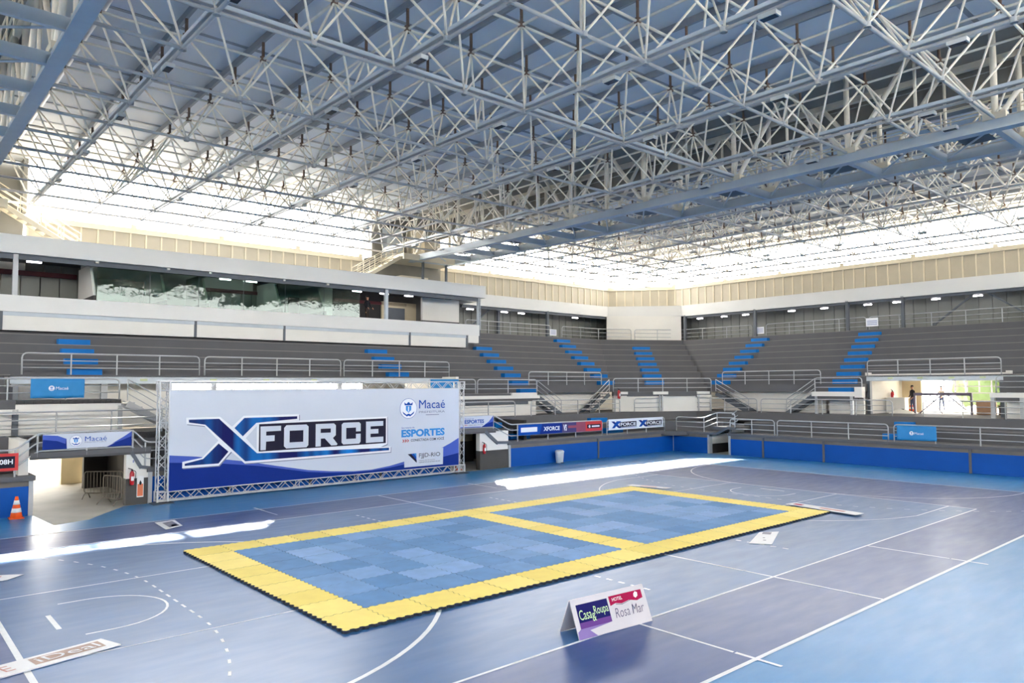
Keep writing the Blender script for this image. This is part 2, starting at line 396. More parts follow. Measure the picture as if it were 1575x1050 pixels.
# holes under it are dark; tunnel shells
# ---- tunnels
def shell(name, label): 
    e = empty(name, (0, 20, 0), kind='structure'); e['label'] = label; return e
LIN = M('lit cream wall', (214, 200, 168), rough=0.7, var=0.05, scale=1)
DGREY = M('dark wainscot', (74, 72, 70), rough=0.7, var=0.08)
t1 = shell('wall_tunnel_court', 'cream and grey walls of the tunnel under the long grandstand')
box('tunnel_floor', CONC_FLOOR, (-2.0, LY - 0.02, -0.05), (9, 36, 0.004), t1)
box('side_wall', WHITE, (-2.3, LY + .3, 0), (-2.0, 36, 2.6), t1)
box('ceiling_slab', WHITE, (-2.3, WY, 2.35), (9, 24.5, 2.58), t1)
# pier with the fire point, stair soffit leaning over it
box('pier', WHITE, (1.1, LY + .02, 1.0), (1.95, LY + .35, 2.0), t1); box('pier_base', DGREY, (1.1, LY, 0), (1.95, LY + .35, 1.0), t1)
beam('stair_soffit', STEEL_D, (1.25, LY - .02, 2.02), (1.62, LY - .02, 1.38), 0.08, 0.12, t1); beam('stair_soffit', STEEL_D, (1.62, LY - .02, 1.42), (1.95, LY - .02, 1.36), 0.08, 0.12, t1)
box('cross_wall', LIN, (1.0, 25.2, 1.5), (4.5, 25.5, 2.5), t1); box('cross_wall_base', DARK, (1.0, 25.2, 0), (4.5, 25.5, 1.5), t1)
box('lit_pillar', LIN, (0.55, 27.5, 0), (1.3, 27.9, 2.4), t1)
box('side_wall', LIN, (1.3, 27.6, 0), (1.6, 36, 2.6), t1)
t2 = shell('wall_tunnel_corner', 'white and grey walls of the tunnel beside the big banner')
box('side_wall', WHITE, (16.1, LY + .3, 0), (16.4, 26, 2.6), t2); box('ceiling_slab', WHITE, (16.1, WY, 2.35), (22, 26, 2.58), t2)
box('pier', WHITE, (18.3, LY + .02, 1.0), (20.3, LY + .35, 2.0), t2); box('pier_base', DGREY, (18.3, LY, 0), (20.3, LY + .35, 1.0), t2)
beam('stair_soffit', STEEL_D, (18.6, LY - .02, 2.05), (19.5, LY - .02, 1.35), 0.1, 0.16, t2); beam('stair_soffit', STEEL_D, (19.45, LY - .02, 1.4), (20.35, LY - .02, 1.36), 0.1, 0.14, t2)
box('end_wall', LIN, (16.4, 22.8, 1.2), (21, 23, 2.4), t2); box('end_wall_base', DARK, (16.4, 22.7, 0), (21, 22.8, 1.2), t2)
box('door_post', LIN, (17.25, 21.9, 0), (17.6, 22.6, 2.4), t2)
box('tunnel_floor', CONC_FLOOR, (16.4, LY - .02, -0.05), (21, 26, 0.003), t2)
t3 = shell('wall_tunnel_end', 'white and dark walls of the small tunnel under the end grandstand')
box('side_wall', WHITE, (RX + .3, 15.95, 0.6), (38, 16.2, 1.2), t3); box('side_wall_base', DARK, (RX + .3, 15.9, 0), (39, 16.2, 0.6), t3)
box('side_wall', WHITE, (RX + .3, 14.1, 0.6), (38, 14.4, 1.2), t3); box('back_wall', DARK, (38, 14.2, 0), (38.2, 16.2, 0.75), t3); box('back_wall', WHITE, (37.9, 14.2, 0.75), (38.1, 16.2, 1.7), t3)
box('tunnel_floor', CONC_FLOOR, (RX, 14.3, -0.05), (38, 16, 0.003), t3)
beam('stair_soffit', STEEL_D, (RX - .03, 14.45, 1.75), (RX - .03, 15.3, 1.3), 0.1, 0.14, t3); beam('stair_soffit', STEEL_D, (RX - .03, 15.3, 1.32), (RX - .03, 15.95, 1.3), 0.1, 0.12, t3)
# core under the stands keeps daylight out
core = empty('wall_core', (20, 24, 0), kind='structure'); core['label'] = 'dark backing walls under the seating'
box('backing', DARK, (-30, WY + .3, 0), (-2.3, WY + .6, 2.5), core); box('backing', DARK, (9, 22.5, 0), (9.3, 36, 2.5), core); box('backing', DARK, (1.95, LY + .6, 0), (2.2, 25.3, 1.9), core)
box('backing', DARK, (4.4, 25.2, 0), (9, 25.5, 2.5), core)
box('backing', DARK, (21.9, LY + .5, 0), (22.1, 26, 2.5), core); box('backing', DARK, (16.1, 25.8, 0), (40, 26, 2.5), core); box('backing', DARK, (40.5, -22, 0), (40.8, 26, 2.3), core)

# ---- upper grandstand
RISE, TREAD = 0.47, 0.8
def zk(k): return 5.0 + RISE * k if k >= 0 else 5.0 + 0.51 * k
def ly(k): return 24 + TREAD * k
def rx(k): return 41 + TREAD * k
def A(k): t = (k + 2) / 9; return (33.3 + (40.0 - 33.3) * t, ly(k))
def B(k): t = (k + 2) / 9; return (rx(k), 18.5 + (26.0 - 18.5) * t)
gs = empty('grandstand', (30, 26, 4), 'dark grey stepped grandstand wrapping round the far corner above the walkway', 'grandstand')
def row(k, xa, yb, t=0.47, corner=True):
    """one step of the stand as a solid band: long side from xa, chamfer, end side down to yb"""
    f = []; b = []
    if xa is not None: f.append((xa, ly(k))); b.append((xa, ly(k + 1) + 0.05))
    f += [A(k), B(k)]; b += [(A(k + 1)[0], A(k + 1)[1] + .05), (B(k + 1)[0] + .05, B(k + 1)[1])]
    if yb is not None: f.append((rx(k), yb)); b.append((rx(k + 1) + 0.05, yb))
    return prism('seating_step', STAND, f + b[::-1], zk(k) - t - 0.06, zk(k), gs)
def srow(k, side, a, b, t=0.5):
    if side == 'x': return box('seating_step', STAND, (a, ly(k), zk(k) - t), (b, ly(k + 1) + .05, zk(k)), gs)
    return box('seating_step', STAND, (rx(k), a, zk(k) - t), (rx(k + 1) + .05, b, zk(k)), gs)
row(0, -30, -22, 0.02)
for k in range(1, 8): row(k, -30, -22)
row(-1, 26.0, 10.84, 0.45)
for a, b in ((-30, -2.0), (19.75, A(0)[0])): box('first_riser', STAND, (a, 24.0, 4.3), (b, 24.12, 4.95), gs)
for a, b in ((8.2, B(0)[1]), (-22, 0.75)): box('first_riser', STAND, (41.0, a, 4.3), (41.12, b, 4.95), gs)
prism('first_riser', STAND, [A(0), B(0), (B(0)[0] + .12, B(0)[1]), (A(0)[0] + .03, A(0)[1] + .12)], 4.3, 4.95, gs)
for k in (-2, -1):
    srow(k, 'x', -30, -2.0); srow(k, 'x', 19.7, 26.0); srow(k, 'y', 8.15, 10.84); srow(k, 'y', -22, 0.7)
prism('seating_step', STAND, [A(-2), B(-2), B(-1), A(-1)], zk(-2) - .3, zk(-2), gs)
# thin paler nosing on each step
NOSE = M('worn step nosing', (134, 130, 128), rough=0.7, var=0.1)
for k in range(0, 8):
    pts = [(-30, ly(k)), A(k), B(k), (rx(k), -22)]
    for (x0, y0), (x1, y1) in zip(pts[:-1], pts[1:]): beam('step_nosing', NOSE, (x0, y0, zk(k) - .015), (x1, y1, zk(k) - .015), 0.04, 0.035, gs)
# aisle steps (blue blocks, two per seating step)
def aisle(f0, f1, ks, kind):
    """f0(k), f1(k): plan ends of the block on step k; block sits in front of riser k+1"""
    for k in ks:
        (x0, y0), (x1, y1) = f0(k), f1(k)
        d = Vector((x1 - x0, y1 - y0, 0)).normalized(); n = Vector((-d.y, d.x, 0))
        if kind == 'R': n = Vector((1, 0, 0))
        if n.y < 0 and kind != 'R': n = -n
        z0 = zk(k); h = (zk(k + 1) - zk(k)) * 0.56
        for dep, hh in ((0.38, h),):
            p = [Vector((x0, y0, 0)) - n * 0.0, Vector((x1, y1, 0)), Vector((x1, y1, 0)) + n * (-dep), Vector((x0, y0, 0)) + n * (-dep)]
            prism('aisle_step', STEP, [(q.x, q.y) for q in p], z0, z0 + hh, gs)
yk = lambda k: ly(k + 1); xk = lambda k: rx(k + 1)
aisle(lambda k: (0.15, yk(k)), lambda k: (1.45, yk(k)), range(0, 4), 'L')
aisle(lambda k: (16.2, yk(k)), lambda k: (17.55, yk(k)), range(0, 4), 'L')
aisle(lambda k: (25.2 - (5 - k) * 0.05, yk(k)), lambda k: (26.6 - (5 - k) * .05, yk(k)), range(-2, 5), 'L')
aisle(lambda k: (33.5 + (k - 0) * .17, yk(k)), lambda k: (35.0 + (k - 0) * .17, yk(k)), range(-1, 7), 'L')
def cham(k, t):
    a, b = A(k + 1), B(k + 1); return (a[0] + (b[0] - a[0]) * t, a[1] + (b[1] - a[1]) * t)
aisle(lambda k: cham(k, 0.36), lambda k: cham(k, 0.55), range(-1, 6), 'C')
aisle(lambda k: (xk(k), 19.3), lambda k: (xk(k), 17.9), range(-1, 7), 'R')
aisle(lambda k: (xk(k), 10.3 + k * .1), lambda k: (xk(k), 8.85 + k * .1), range(-2, 7), 'R')
# front faces: white ledges and walls down to the walkway
front = empty('wall_tier_front', (25, 23, WZ), kind='structure'); front['label'] = 'white walls below the upper seating along the walkway'
def fx(n, m, a, b, y0, y1, z0, z1): return box(n, m, (a, y0, z0), (b, y1, z1), front)
def fy(n, m, a, b, x0, x1, z0, z1): return box(n, m, (x0, a, z0), (x1, b, z1), front)
L2 = ly(-2); R2 = rx(-2)
fx('ledge', WHITE, 19.2, 26.05, L2 - .12, L2 + .3, 3.66, 3.86); fx('wall_panel', WHITE, 19.2, 25.9, L2 + .1, L2 + .3, WZ, 3.66); fx('vent_slot', STEEL_D, 20.2, 25.2, L2 + .06, L2 + .11, 3.3, 3.6)
fx('ledge', WHITE, 23.7, 25.8, L2 - .14, L2 + .1, 3.86, 4.02)
fx('wall_panel', WHITE, -30, 1.77, L2 + .05, L2 + .3, WZ, 3.95); fx('ledge', WHITE, -30, -1.5, L2 - .1, L2 + .05, 3.42, 3.62)
fx('balcony_slab', STAND, -2.0, 1.77, L2 + .05, 24.6, 3.8, 3.96); fx('column', STEEL_D, -2.1, -1.9, L2 - .1, L2 + .06, WZ, 3.62); fx('column', RAIL, 1.65, 1.8, L2 - .06, L2 + .1, WZ, 3.7)
# recessed walls in the two stair wells
fx('wall_panel', WHITE, 26.0, 33.3, 24.0, 24.2, WZ, 4.1)
fy('wall_panel', WHITE, 10.84, 18.5, 41.0, 41.2, WZ, 4.1)
def chb(n, m, o, th, t0, t1, z0, z1):
    a, b = Vector(A(-2) + (0,)), Vector(B(-2) + (0,)); d = (b - a); nn = Vector((-d.y, d.x, 0)).normalized(); nn = nn if nn.y > 0 else -nn
    p, q = a + d * t0 + nn * o, a + d * t1 + nn * o
    return prism(n, m, [(p.x, p.y), (q.x, q.y), (q.x + nn.x * th, q.y + nn.y * th), (p.x + nn.x * th, p.y + nn.y * th)], z0, z1, front)
chb('wall_panel', WHITE, 0.15, 0.2, 0, 1, WZ, 3.72)
chb('ledge', WHITE, -0.1, 0.3, 0.0, 0.13, 3.55, 3.72); chb('ledge', WHITE, -0.12, 0.2, 0.04, 0.14, 3.82, 4.0); chb('ledge', WHITE, -0.12, 0.2, 0.40, 0.55, 3.8, 4.0)
chb('ledge', WHITE, -0.12, 0.2, 0.85, 0.98, 3.82, 4.0); chb('ledge', WHITE, -0.1, 0.3, 0.85, 1.0, 3.6, 3.76)
for t in (0.005, 0.46, 0.485, 0.86, 0.985): chb('column', RAIL, -0.1, 0.1, t, t + 0.012, WZ, 3.75)
fy('ledge', WHITE, 8.0, 10.95, R2 - .12, R2 + .3, 3.72, 4.0); fy('ledge', WHITE, 7.75, 8.2, R2 - .14, R2 + .3, 3.65, 4.3); fy('wall_panel', WHITE, 8.1, 10.3, R2 + .9, R2 + 1.1, WZ, 3.7); fy('soffit', STAND_D, 8.1, 10.84, R2 + .2, R2 + 1.6, 3.5, 3.62)
for y in (10.7, 8.45): fy('column', RAIL, y - .08, y + .08, R2 - .05, R2 + .12, WZ, 3.72)
fy('ledge', WHITE, -22, 0.95, R2 - .12, R2 + .3, 3.72, 3.98); fy('wall_panel', WHITE, -22, 0.3, R2 + .3, R2 + .5, WZ, 3.7)
for y in (0.85, -.5): fy('column', RAIL, y - .1, y + .1, R2 - .05, R2 + .15, WZ, 3.72)
# beams and white rooms of the two big gateways
fx('beam', STEEL_L, -2.0, 20.3, 24.0, 24.25, 4.62, 4.94); fx('beam_cap', STAND, -2.0, 20.3, 23.95, 24.3, 4.94, 5.0)
for x in (6.2, 12.9): fx('column', RAIL, x - .12, x + .12, 24.05, 24.25, WZ, 4.7)
fx('column', RAIL, -1.95, -1.7, 24.05, 24.25, 3.9, 4.7); fx('column', RAIL, 1.35, 1.6, 24.05, 24.25, 3.9, 4.7)
fx('room_wall', WHITE, -2.2, -2.0, 24, 28, 2.5, 5.0); fx('room_wall', WHITE, 19.6, 19.8, 22.6, 28, 2.5, 5.0)
fy('beam', STEEL_L, 0.75, 8.2, 41.0, 41.25, 4.66, 4.98)
fy('column', STEEL_D, 8.0, 8.2, 41.0, 41.3, WZ, 4.7); fy('column', STEEL_D, 0.75, 0.95, 41.0, 41.3, WZ, 4.7)
fy('room_wall', WHITE, 8.2, 8.4, 41.3, 49.2, 2.5, 5.2); fy('room_wall', WHITE, 0.5, 0.7, 41.3, 49.2, 2.5, 5.2)
fy('soffit', WHITE, 0.5, 8.4, 41.3, 49.2, 4.95, 5.1); fy('gateway_floor', CONC_FLOOR, 0.5, 8.4, 44.4, 58.0, 2.45, 2.6)
# green exit plates on both beams
EXITG = M('pale exit plate', (196, 206, 160), rough=0.5)
for x in (2.9, 6.0, 8.6, 11.2): fx('exit_plate', EXITG, x, x + .3, 23.98, 24.0, 4.74, 4.84)
for y in (6.9, 5.2, 3.5, 1.9): fy('exit_plate', EXITG, y - .3, y, 40.98, 41.0, 4.78, 4.88)
# ---- outer walls: concourse back wall and cream cladding above it, panel by panel
OYL, OXR = 33.2, 49.2; CA, CB = (45.2, 33.2), (49.2, 28.6)
FZ = 8.3
def clad(name, label, p, q, n, lower=True, back=True):
    p, q = Vector(p + (0,)), Vector(q + (0,)); d = (q - p); L = d.length; d.normalize(); nn = Vector((d.y, -d.x, 0))   # towards the hall
    e = empty(name, (p.x, p.y, FZ), kind='structure'); e['label'] = label
    s = L / n
    def bl(nm, m, a, b, z0, z1, o, th):
        x, y = p + d * a + nn * o, p + d * b + nn * o
        beam(nm, m, (x.x, x.y, (z0 + z1) / 2), (y.x, y.y, (z0 + z1) / 2), th, z1 - z0, e)
    for i in range(n):
        bl('panel', CREAM_P, i * s + .05, (i + 1) * s - .05, 11.2, 13.14, 0.0, 0.05)
        bl('rib', CREAM, i * s - .045, i * s + .045, 11.2, 13.14, 0.03, 0.10)
        if lower:
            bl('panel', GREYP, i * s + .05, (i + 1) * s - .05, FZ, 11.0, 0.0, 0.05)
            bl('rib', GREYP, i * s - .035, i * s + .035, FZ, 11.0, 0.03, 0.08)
    bl('sheathing', CREAM, 0, L, FZ - .4, 13.3, -0.12, 0.1)
    bl('cornice', CREAM, 0, L, 13.12, 13.42, 0.02, 0.2)
    k = max(1, round(L / 5.2))
    for i in range(k + 1): bl('bracket', CREAM, min(L - .3, max(.1, i * L / k)), min(L, max(.3, i * L / k + .3)), 13.3, 13.62, 0.0, 0.25)
    return e
clad('wall_long_cladding', 'cream ribbed cladding above the press boxes on the long side', (-0.3, OYL), (19.4, OYL), 24)
clad('wall_long_cladding', 'cream ribbed cladding between the gantry stair and the far corner', (25.9, OYL), CA, 24)
clad('wall_corner_cladding', 'short cream ribbed cladding across the far corner', CA, CB, 8)
clad('wall_end_cladding', 'cream ribbed cladding above the end grandstand', CB, (OXR, -12), 50)
ow = empty('wall_outer', (20, 34, 0), kind='structure'); ow['label'] = 'plain outer walls of the hall'
def wbox(lo, hi, m=WHITE): return box('outer_panel', m, lo, hi, ow)
wbox((-34, OYL + .1, 0), (-8, OYL + .4, 13.3)); wbox((-8, OYL + .1, FZ - .5), (-.2, OYL + .4, 11.4)); wbox((19.3, OYL + .1, FZ - .5), (26, OYL + .4, 13.3), SOFFIT)
wbox((-34, OYL + .1, 4.7), (49, OYL + .4, FZ)); wbox((-34, OYL + .1, 0), (-2.3, OYL + .4, 4.8)); wbox((9, OYL + .1, 0), (50, OYL + .4, 2.6)); wbox((19.6, OYL + .1, 2.4), (50, OYL + .4, 4.8))
wbox((1.6, OYL + .1, 0), (9, OYL + .4, 2.6))
wbox((OXR + .2, -26, 5.1), (OXR + .5, 34, FZ)); wbox((OXR + .2, 8.3, 0), (OXR + .5, 34, 5.2)); wbox((OXR + .2, -26, 0), (OXR + .5, 0.6, 5.2)); wbox((OXR + .2, -26, 0), (OXR + .5, 34, 2.4)); wbox((OXR + .1, -26, 8), (OXR + .4, -12, 13.3))
wbox((-34.4, -26, 0), (-34, 34, 13.3)); wbox((-34, -26.4, 0), (50, -26, 13.3))
wbox((-34, -26, -.3), (50, -22, .02), STAND)
# white walls inside the long gateway behind the balcony
fx('room_wall', WHITE, -2.2, 1.62, 24.45, 24.6, 3.8, 4.7); fx('room_wall', WHITE, 1.62, 4.7, 25.4, 25.6, 2.6, 5.2)
bw = box('wall_sky_block', WHITE, (-30, 46, -.1), (44, 46.3, 3.6)); tag(bw, 'added pale wall outside the court tunnel blocking part of the sky', kind='structure')  # added wall, hides some sky to soften the tunnel's reflection on the floor

# ---- concourse roof fascia and slab
FA, FB = (42.6, 31.0), (47.0, 26.4)
fs = empty('trim_fascia', (40, 31, 10.45), kind='structure'); fs['label'] = 'white fascia band of the concourse roof around the far corner'
prism('fascia_band', FASC, [(26.6, 31.0), FA, (FA[0] + .1, 31.25), (26.6, 31.25)], 10.45, 11.35, fs)
prism('fascia_band', FASC, [FA, FB, (FB[0] + .2, FB[1] + .15), (FA[0] + .1, FA[1] + .25)], 10.45, 11.35, fs)
prism('fascia_band', FASC, [FB, (47.0, -22), (47.25, -22), (47.25, FB[1])], 10.42, 11.35, fs)
prism('roof_slab', STEEL_D, [(26.6, 31.2), (FA[0], 31.2), (47.2, 26.5), (47.2, -22), (49.3, -22), (49.3, 28.6), (45.2, 33.3), (26.6, 33.3)], 10.75, 11.25, fs)
for a, b in (((26.6, 31.25, 10.36), (42.5, 31.25, 10.36)), ((47.25, 26.2, 10.34), (47.25, -22, 10.34))): beam('edge_beam', STEEL_D, a, b, 0.2, 0.22, fs)
# white closed bay across the corner
cb = prism('wall_corner_bay', WHITE, [(42.5, 31.05), (47.0, 26.45), (47.3, 26.7), (42.8, 31.35)], FZ - .3, 10.5); tag(cb, 'white blind wall across the far corner of the concourse', kind='structure')
cf = prism('concourse_floor', STAND, [(25, 30.3), (40.8, 30.3), (47.3, 26.6), (47.3, -22), (49.2, -22), (49.2, 28.6), (45.2, 33.2), (25, 33.2)], FZ - .4, FZ); tag(cf, 'grey concourse floor behind the top seating step', kind='structure')
# steel columns and braces of the concourse
def column(label, x, y, z0=FZ, z1=10.5, w=0.2):
    e = empty('steel_column', (x, y, z0), label, 'column')
    box('shaft', STEEL_D, (x - w / 2, y - w / 2, z0), (x + w / 2, y + w / 2, z1), e); box('base_plate', STEEL_D, (x - w, y - w, z0), (x + w, y + w, z0 + .03), e); return e
column('dark steel concourse column between press box and far corner', 35.3, 31.1)
column('dark steel concourse column beside the white corner bay', 47.1, 26.1)
column('dark steel concourse column above the sixth blue aisle', 47.1, 19.4)
column('dark steel concourse column above the last blue aisle', 47.1, 12.0)
column('dark steel concourse column left of the crossed braces', 47.1, 8.2)
column('dark steel concourse column at the picture edge', 47.1, 0.2)
column('dark steel column in the concourse shade near the press box', 31.5, 32.8)
def brace(label, p, q):
    e = empty('diagonal_brace', p, label, 'brace'); beam('bar', STEEL_D, p, q, 0.1, 0.1, e)
    beam('gusset', STEEL_D, Vector(p), Vector(p) + (Vector(q) - Vector(p)).normalized() * .3, 0.04, 0.25, e)
brace('diagonal steel brace rising to the beam on the end concourse', (47.4, 6.5, FZ), (47.4, 3.9, 10.3)); brace('diagonal steel brace falling toward the picture edge on the end concourse', (47.4, 0.4, FZ), (47.4, 3.2, 10.3))
brace('diagonal steel brace beside the press box on the concourse', (27.0, 31.6, FZ), (29.6, 31.6, 10.3))

# ---- press boxes over the long grandstand
PY = 27.6
pb = empty('press_box', (9, PY, 7.1), 'long white press box with glazed bays above the grey seating', 'press box')
def P(n, m, x0, x1, y0, y1, z0, z1, par=None): return box(n, m, (x0, y0, z0), (x1, y1, z1), par or pb)
P('parapet', FASC, -30, 25.3, PY - .12, PY + .15, 7.88, 8.62); P('roof_fascia', FASC, -30, 25.85, PY - .15, PY + .15, 10.52, 11.36)
P('fascia_end', FASC, 25.6, 25.85, PY, 31.1, 10.52, 11.36); P('fascia_return', FASC, 25.85, 26.7, 29.6, 31.2, 10.5, 11.3)
P('roof_slab', STEEL_D, -30, 25.8, PY, 33.2, 10.9, 11.2); P('floor_slab', STAND, -30, 25.3, PY, 33.2, 8.1, 8.3)
P('edge_beam', STEEL_D, -30, 25.6, PY + .1, PY + .3, 10.28, 10.52); P('lower_beam', STEEL_L, -30, 25.0, PY - .02, PY + .2, 7.7, 7.88)
edges = [-30, -12, -1.95, 6.45, 11.3, 19.7, 24.3]
for a, b in zip(edges[:-1], edges[1:]):
    P('lower_panel', WHITE, a + .06, b - .06, PY + .02, PY + .2, 7.05, 7.7); P('panel_post', STEEL_D, b - .06, b + .06, PY - .03, PY + .1, 7.05, 7.88)
P('lower_panel', WHITE, 24.36, 25.25, PY - .1, PY + .2, 7.38, 7.9)
for x in (-10.5, -1.46, 18.03, 25.45): P('post', STEEL_L if x > 0 else RAIL, x - .1, x + .1, PY + .05, PY + .25, 8.3, 10.5)
P('end_brace', STEEL_D, 25.38, 25.52, PY + .05, PY + .2, 7.4, 10.5)
P('back_wall', WHITE, 1.9, 11.0, 31.4, 31.6, 8.3, 10.9)
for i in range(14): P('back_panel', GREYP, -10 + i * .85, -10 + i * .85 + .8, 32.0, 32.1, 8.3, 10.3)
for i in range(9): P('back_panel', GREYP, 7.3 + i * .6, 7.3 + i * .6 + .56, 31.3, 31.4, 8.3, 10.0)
P('back_trim', MAROON, -12, 1.8, 31.9, 32.0, 10.1, 10.35); P('back_trim', MAROON, 7.3, 12.6, 31.2, 31.3, 9.95, 10.15); P('back_trim', MAROON, 16.3, 21.8, 31.2, 31.3, 9.95, 10.15)
P('back_wall', WHITE, 12.6, 16.2, 31.3, 31.5, 8.3, 10.9); P('back_wall', DARK, 16.2, 20.0, 31.3, 31.5, 8.3, 10.9); P('back_wall', LIN, 19.8, 22.6, 31.2, 31.4, 8.3, 10.2)
P('door', STEEL_D, 20.3, 21.6, 31.1, 31.2, 8.3, 9.8); P('door', DARK, 13.2, 14.1, 31.25, 31.3, 8.3, 10.0); P('door', DARK, 5.4, 5.9, 31.3, 31.4, 8.5, 10.0); P('back_window', GLASS, 2.6, 4.9, 31.3, 31.4, 8.9, 10.2)
P('side_wall', WHITE, 21.9, 25.0, 29.4, 29.6, 8.9, 10.45); P('side_wall_base', DGREY, 21.9, 25.0, 29.35, 29.6, 8.3, 8.9)
def fin(x, d):
    poly = [(31.3, 8.9), (PY + .35, 8.9), (PY + 1.3, 10.5), (31.3, 10.5)]
    V = [(x + s, y, z) for s in (0, .12) for y, z in poly]
    mesh_obj('partition', V, [(0, 1, 2, 3), (7, 6, 5, 4), (0, 4, 5, 1), (1, 5, 6, 2), (2, 6, 7, 3), (3, 7, 4, 0)], WHITE, pb)
    P('partition_base', DGREY, x, x + .12, PY + .3, 31.3, 8.3, 8.9); beam('roof_bracket', FASC, (x + .06, PY - .02, 10.5), (x + .06, PY + 1.2, 10.42), 0.14, 0.16, pb)
for x in (1.75, 5.0, 7.1, 11.2, 13.9): fin(x, 1)
win = empty('window_1', (9, PY, 8.62), kind='structure'); win['label'] = 'frameless glass front of the press box reflecting the daylight'
for i in range(6):
    x0 = 1.87 + i * 2.39; box('pane', GLASS, (x0, PY + .2, 8.6), (x0 + 2.37, PY + .215, 10.45), win)
    if i: box('joint', STEEL_D, (x0 - .012, PY + .198, 8.6), (x0 - .002, PY + .218, 10.45), win)

# ---- gantry platforms where the great roof trusses meet the long wall
def gantry(mir, label):
    fxm = (lambda x: 19.0 - x) if mir else (lambda x: x)
    e = empty('gantry_platform', (fxm(22.5), 31, 11.3), label, 'gantry')
    def b(n, m, x0, x1, y0, y1, z0, z1): return box(n, m, (fxm(x0), y0, z0), (fxm(x1), y1, z1), e)
    b('deck', CREAM, 20.6, 25.8, 29.8, 33.0, 13.2, 13.4); b('deck_beam', CREAM, 20.6, 25.8, 29.7, 29.85, 13.0, 13.4)
    b('back_wall', SOFFIT, 19.5, 26.0, 33.0, 33.2, 11.3, 17.0); b('side_panel', SOFFIT, 19.5, 19.7, 32.0, 33.1, 13.3, 16.2); b('cabinet', STEEL_L, 20.9, 22.2, 32.3, 32.95, 13.4, 15.6); b('cabinet', CREAM, 22.9, 24.0, 32.2, 32.95, 13.4, 15.9)
    b('locker', CREAM, 21.6, 23.9, 31.6, 32.6, 11.3, 12.2)
    for x in (22.6, 24.6): b('leg', STEEL_D, x, x + .14, 30.4, 30.54, 11.2, 13.2)
    # flight of steps with railing, rising toward the deck
    p0, p1 = Vector((fxm(17.4), 30.6, 11.25)), Vector((fxm(20.9), 30.6, 13.3))
    for y in (30.2, 31.0): beam('stringer', CREAM, (p0.x, y, p0.z), (p1.x, y, p1.z), 0.06, 0.22, e)
    for i in range(9):
        q = p0.lerp(p1, (i + .5) / 9); box('tread', CREAM, (q.x - .14, 30.2, q.z - .02), (q.x + .14, 31.0, q.z + .02), e)
    for y in (30.2, 31.0):
        for h in (0.35, 0.65, 0.95): rod('handrail', CREAM, (p0.x, y, p0.z + h), (p1.x, y, p1.z + h), 0.025, e, 6)
        for i in range(5):
            q = p0.lerp(p1, i / 4); rod('baluster', CREAM, (q.x, y, q.z), (q.x, y, q.z + .95), 0.025, e, 6)
    for h in (0.5, 1.0): rod('handrail', CREAM, (fxm(21), 29.85, 13.4 + h), (fxm(25.7), 29.85, 13.4 + h), 0.025, e, 6)
    for i in range(5): rod('baluster', CREAM, (fxm(21 + i * 1.17), 29.85, 13.4), (fxm(21 + i * 1.17), 29.85, 14.4), 0.025, e, 6)
gantry(0, 'cream gantry platform with stairs where the roof truss meets the wall'); gantry(1, 'cream gantry stairs at the picture edge above the press box')
# ================================================================== ROOF
def zr(y): return 16.45 - 0.013 * abs(y - 4.5)
GX = [-3 + 2.5 * i for i in range(11)]; RXs = [25 + 2.5 * i for i in range(10)]; LXs = [-6 - 2.5 * i for i in range(4)]
GY = [-9.5 + 2.5 * j for j in range(17)]
LZ, UZ = 13.45, 15.5
ceil_ = empty('ceiling', (9.5, 4.5, 16), kind='structure'); ceil_['label'] = 'pale blue-white metal roof sheets on grey purlins'
ys = [-27 + 2.5 * j for j in range(24)] + [32.75]
for x0, x1, ye in ((-2.6, 20.9, 32.75), (25.4, 53.2, 34.0), (-38, -6.3, 32.75)):
    for a, b in zip(ys[:-1], ys[1:-1] + [ye]):
        z0, z1 = zr(a), zr(b)
        V = [(x0, a, z0), (x1, a, z0), (x1, b, z1), (x0, b, z1), (x0, a, z0 + .05), (x1, a, z0 + .05), (x1, b, z1 + .05), (x0, b, z1 + .05)]
        mesh_obj('roof_sheet', V, CUBE_F, SHEET, ceil_)
        if b > -12: beam('sheet_lap', PURLIN, (x0, b, z1 - .012), (x1, b, z1 - .012), 0.16, 0.02, ceil_)
def purl(x): 
    for a, b in ((-12.0, 4.5), (4.5, 32.7)): beam('purlin', PURLIN, (x, a, zr(a) - .14), (x, b, zr(b) - .14), 0.10, 0.24, ceil_)
ups = [x + 1.25 for x in GX[:-1]]; ups_r = [x + 1.25 for x in RXs[:-1]]; ups_l = [x - 1.25 for x in LXs[:-1]]
for x in ups + ups_r + [48.75, 51.2] + ups_l: purl(x)
UY = [y + 1.25 for y in GY[:-1]]
# dark gutter trough over each great truss
for mx_ in ((lambda x: x), (lambda x: 19.0 - x)):
    box('gutter_soffit', SOFFIT, (mx_(20.8), -27, 16.75), (mx_(25.5), 33.4, 16.95), ceil_)
    box('gutter_side', SOFFIT, (mx_(20.75), -27, 16.0), (mx_(20.85), 33.4, 16.9), ceil_); box('gutter_side', SOFFIT, (mx_(25.4), -27, 15.3), (mx_(25.5), 33.4, 16.9), ceil_)
    rod('gutter_pipe', BARG, (mx_(20.5), -12, 15.95), (mx_(20.5), 31, 15.95), 0.14, ceil_)
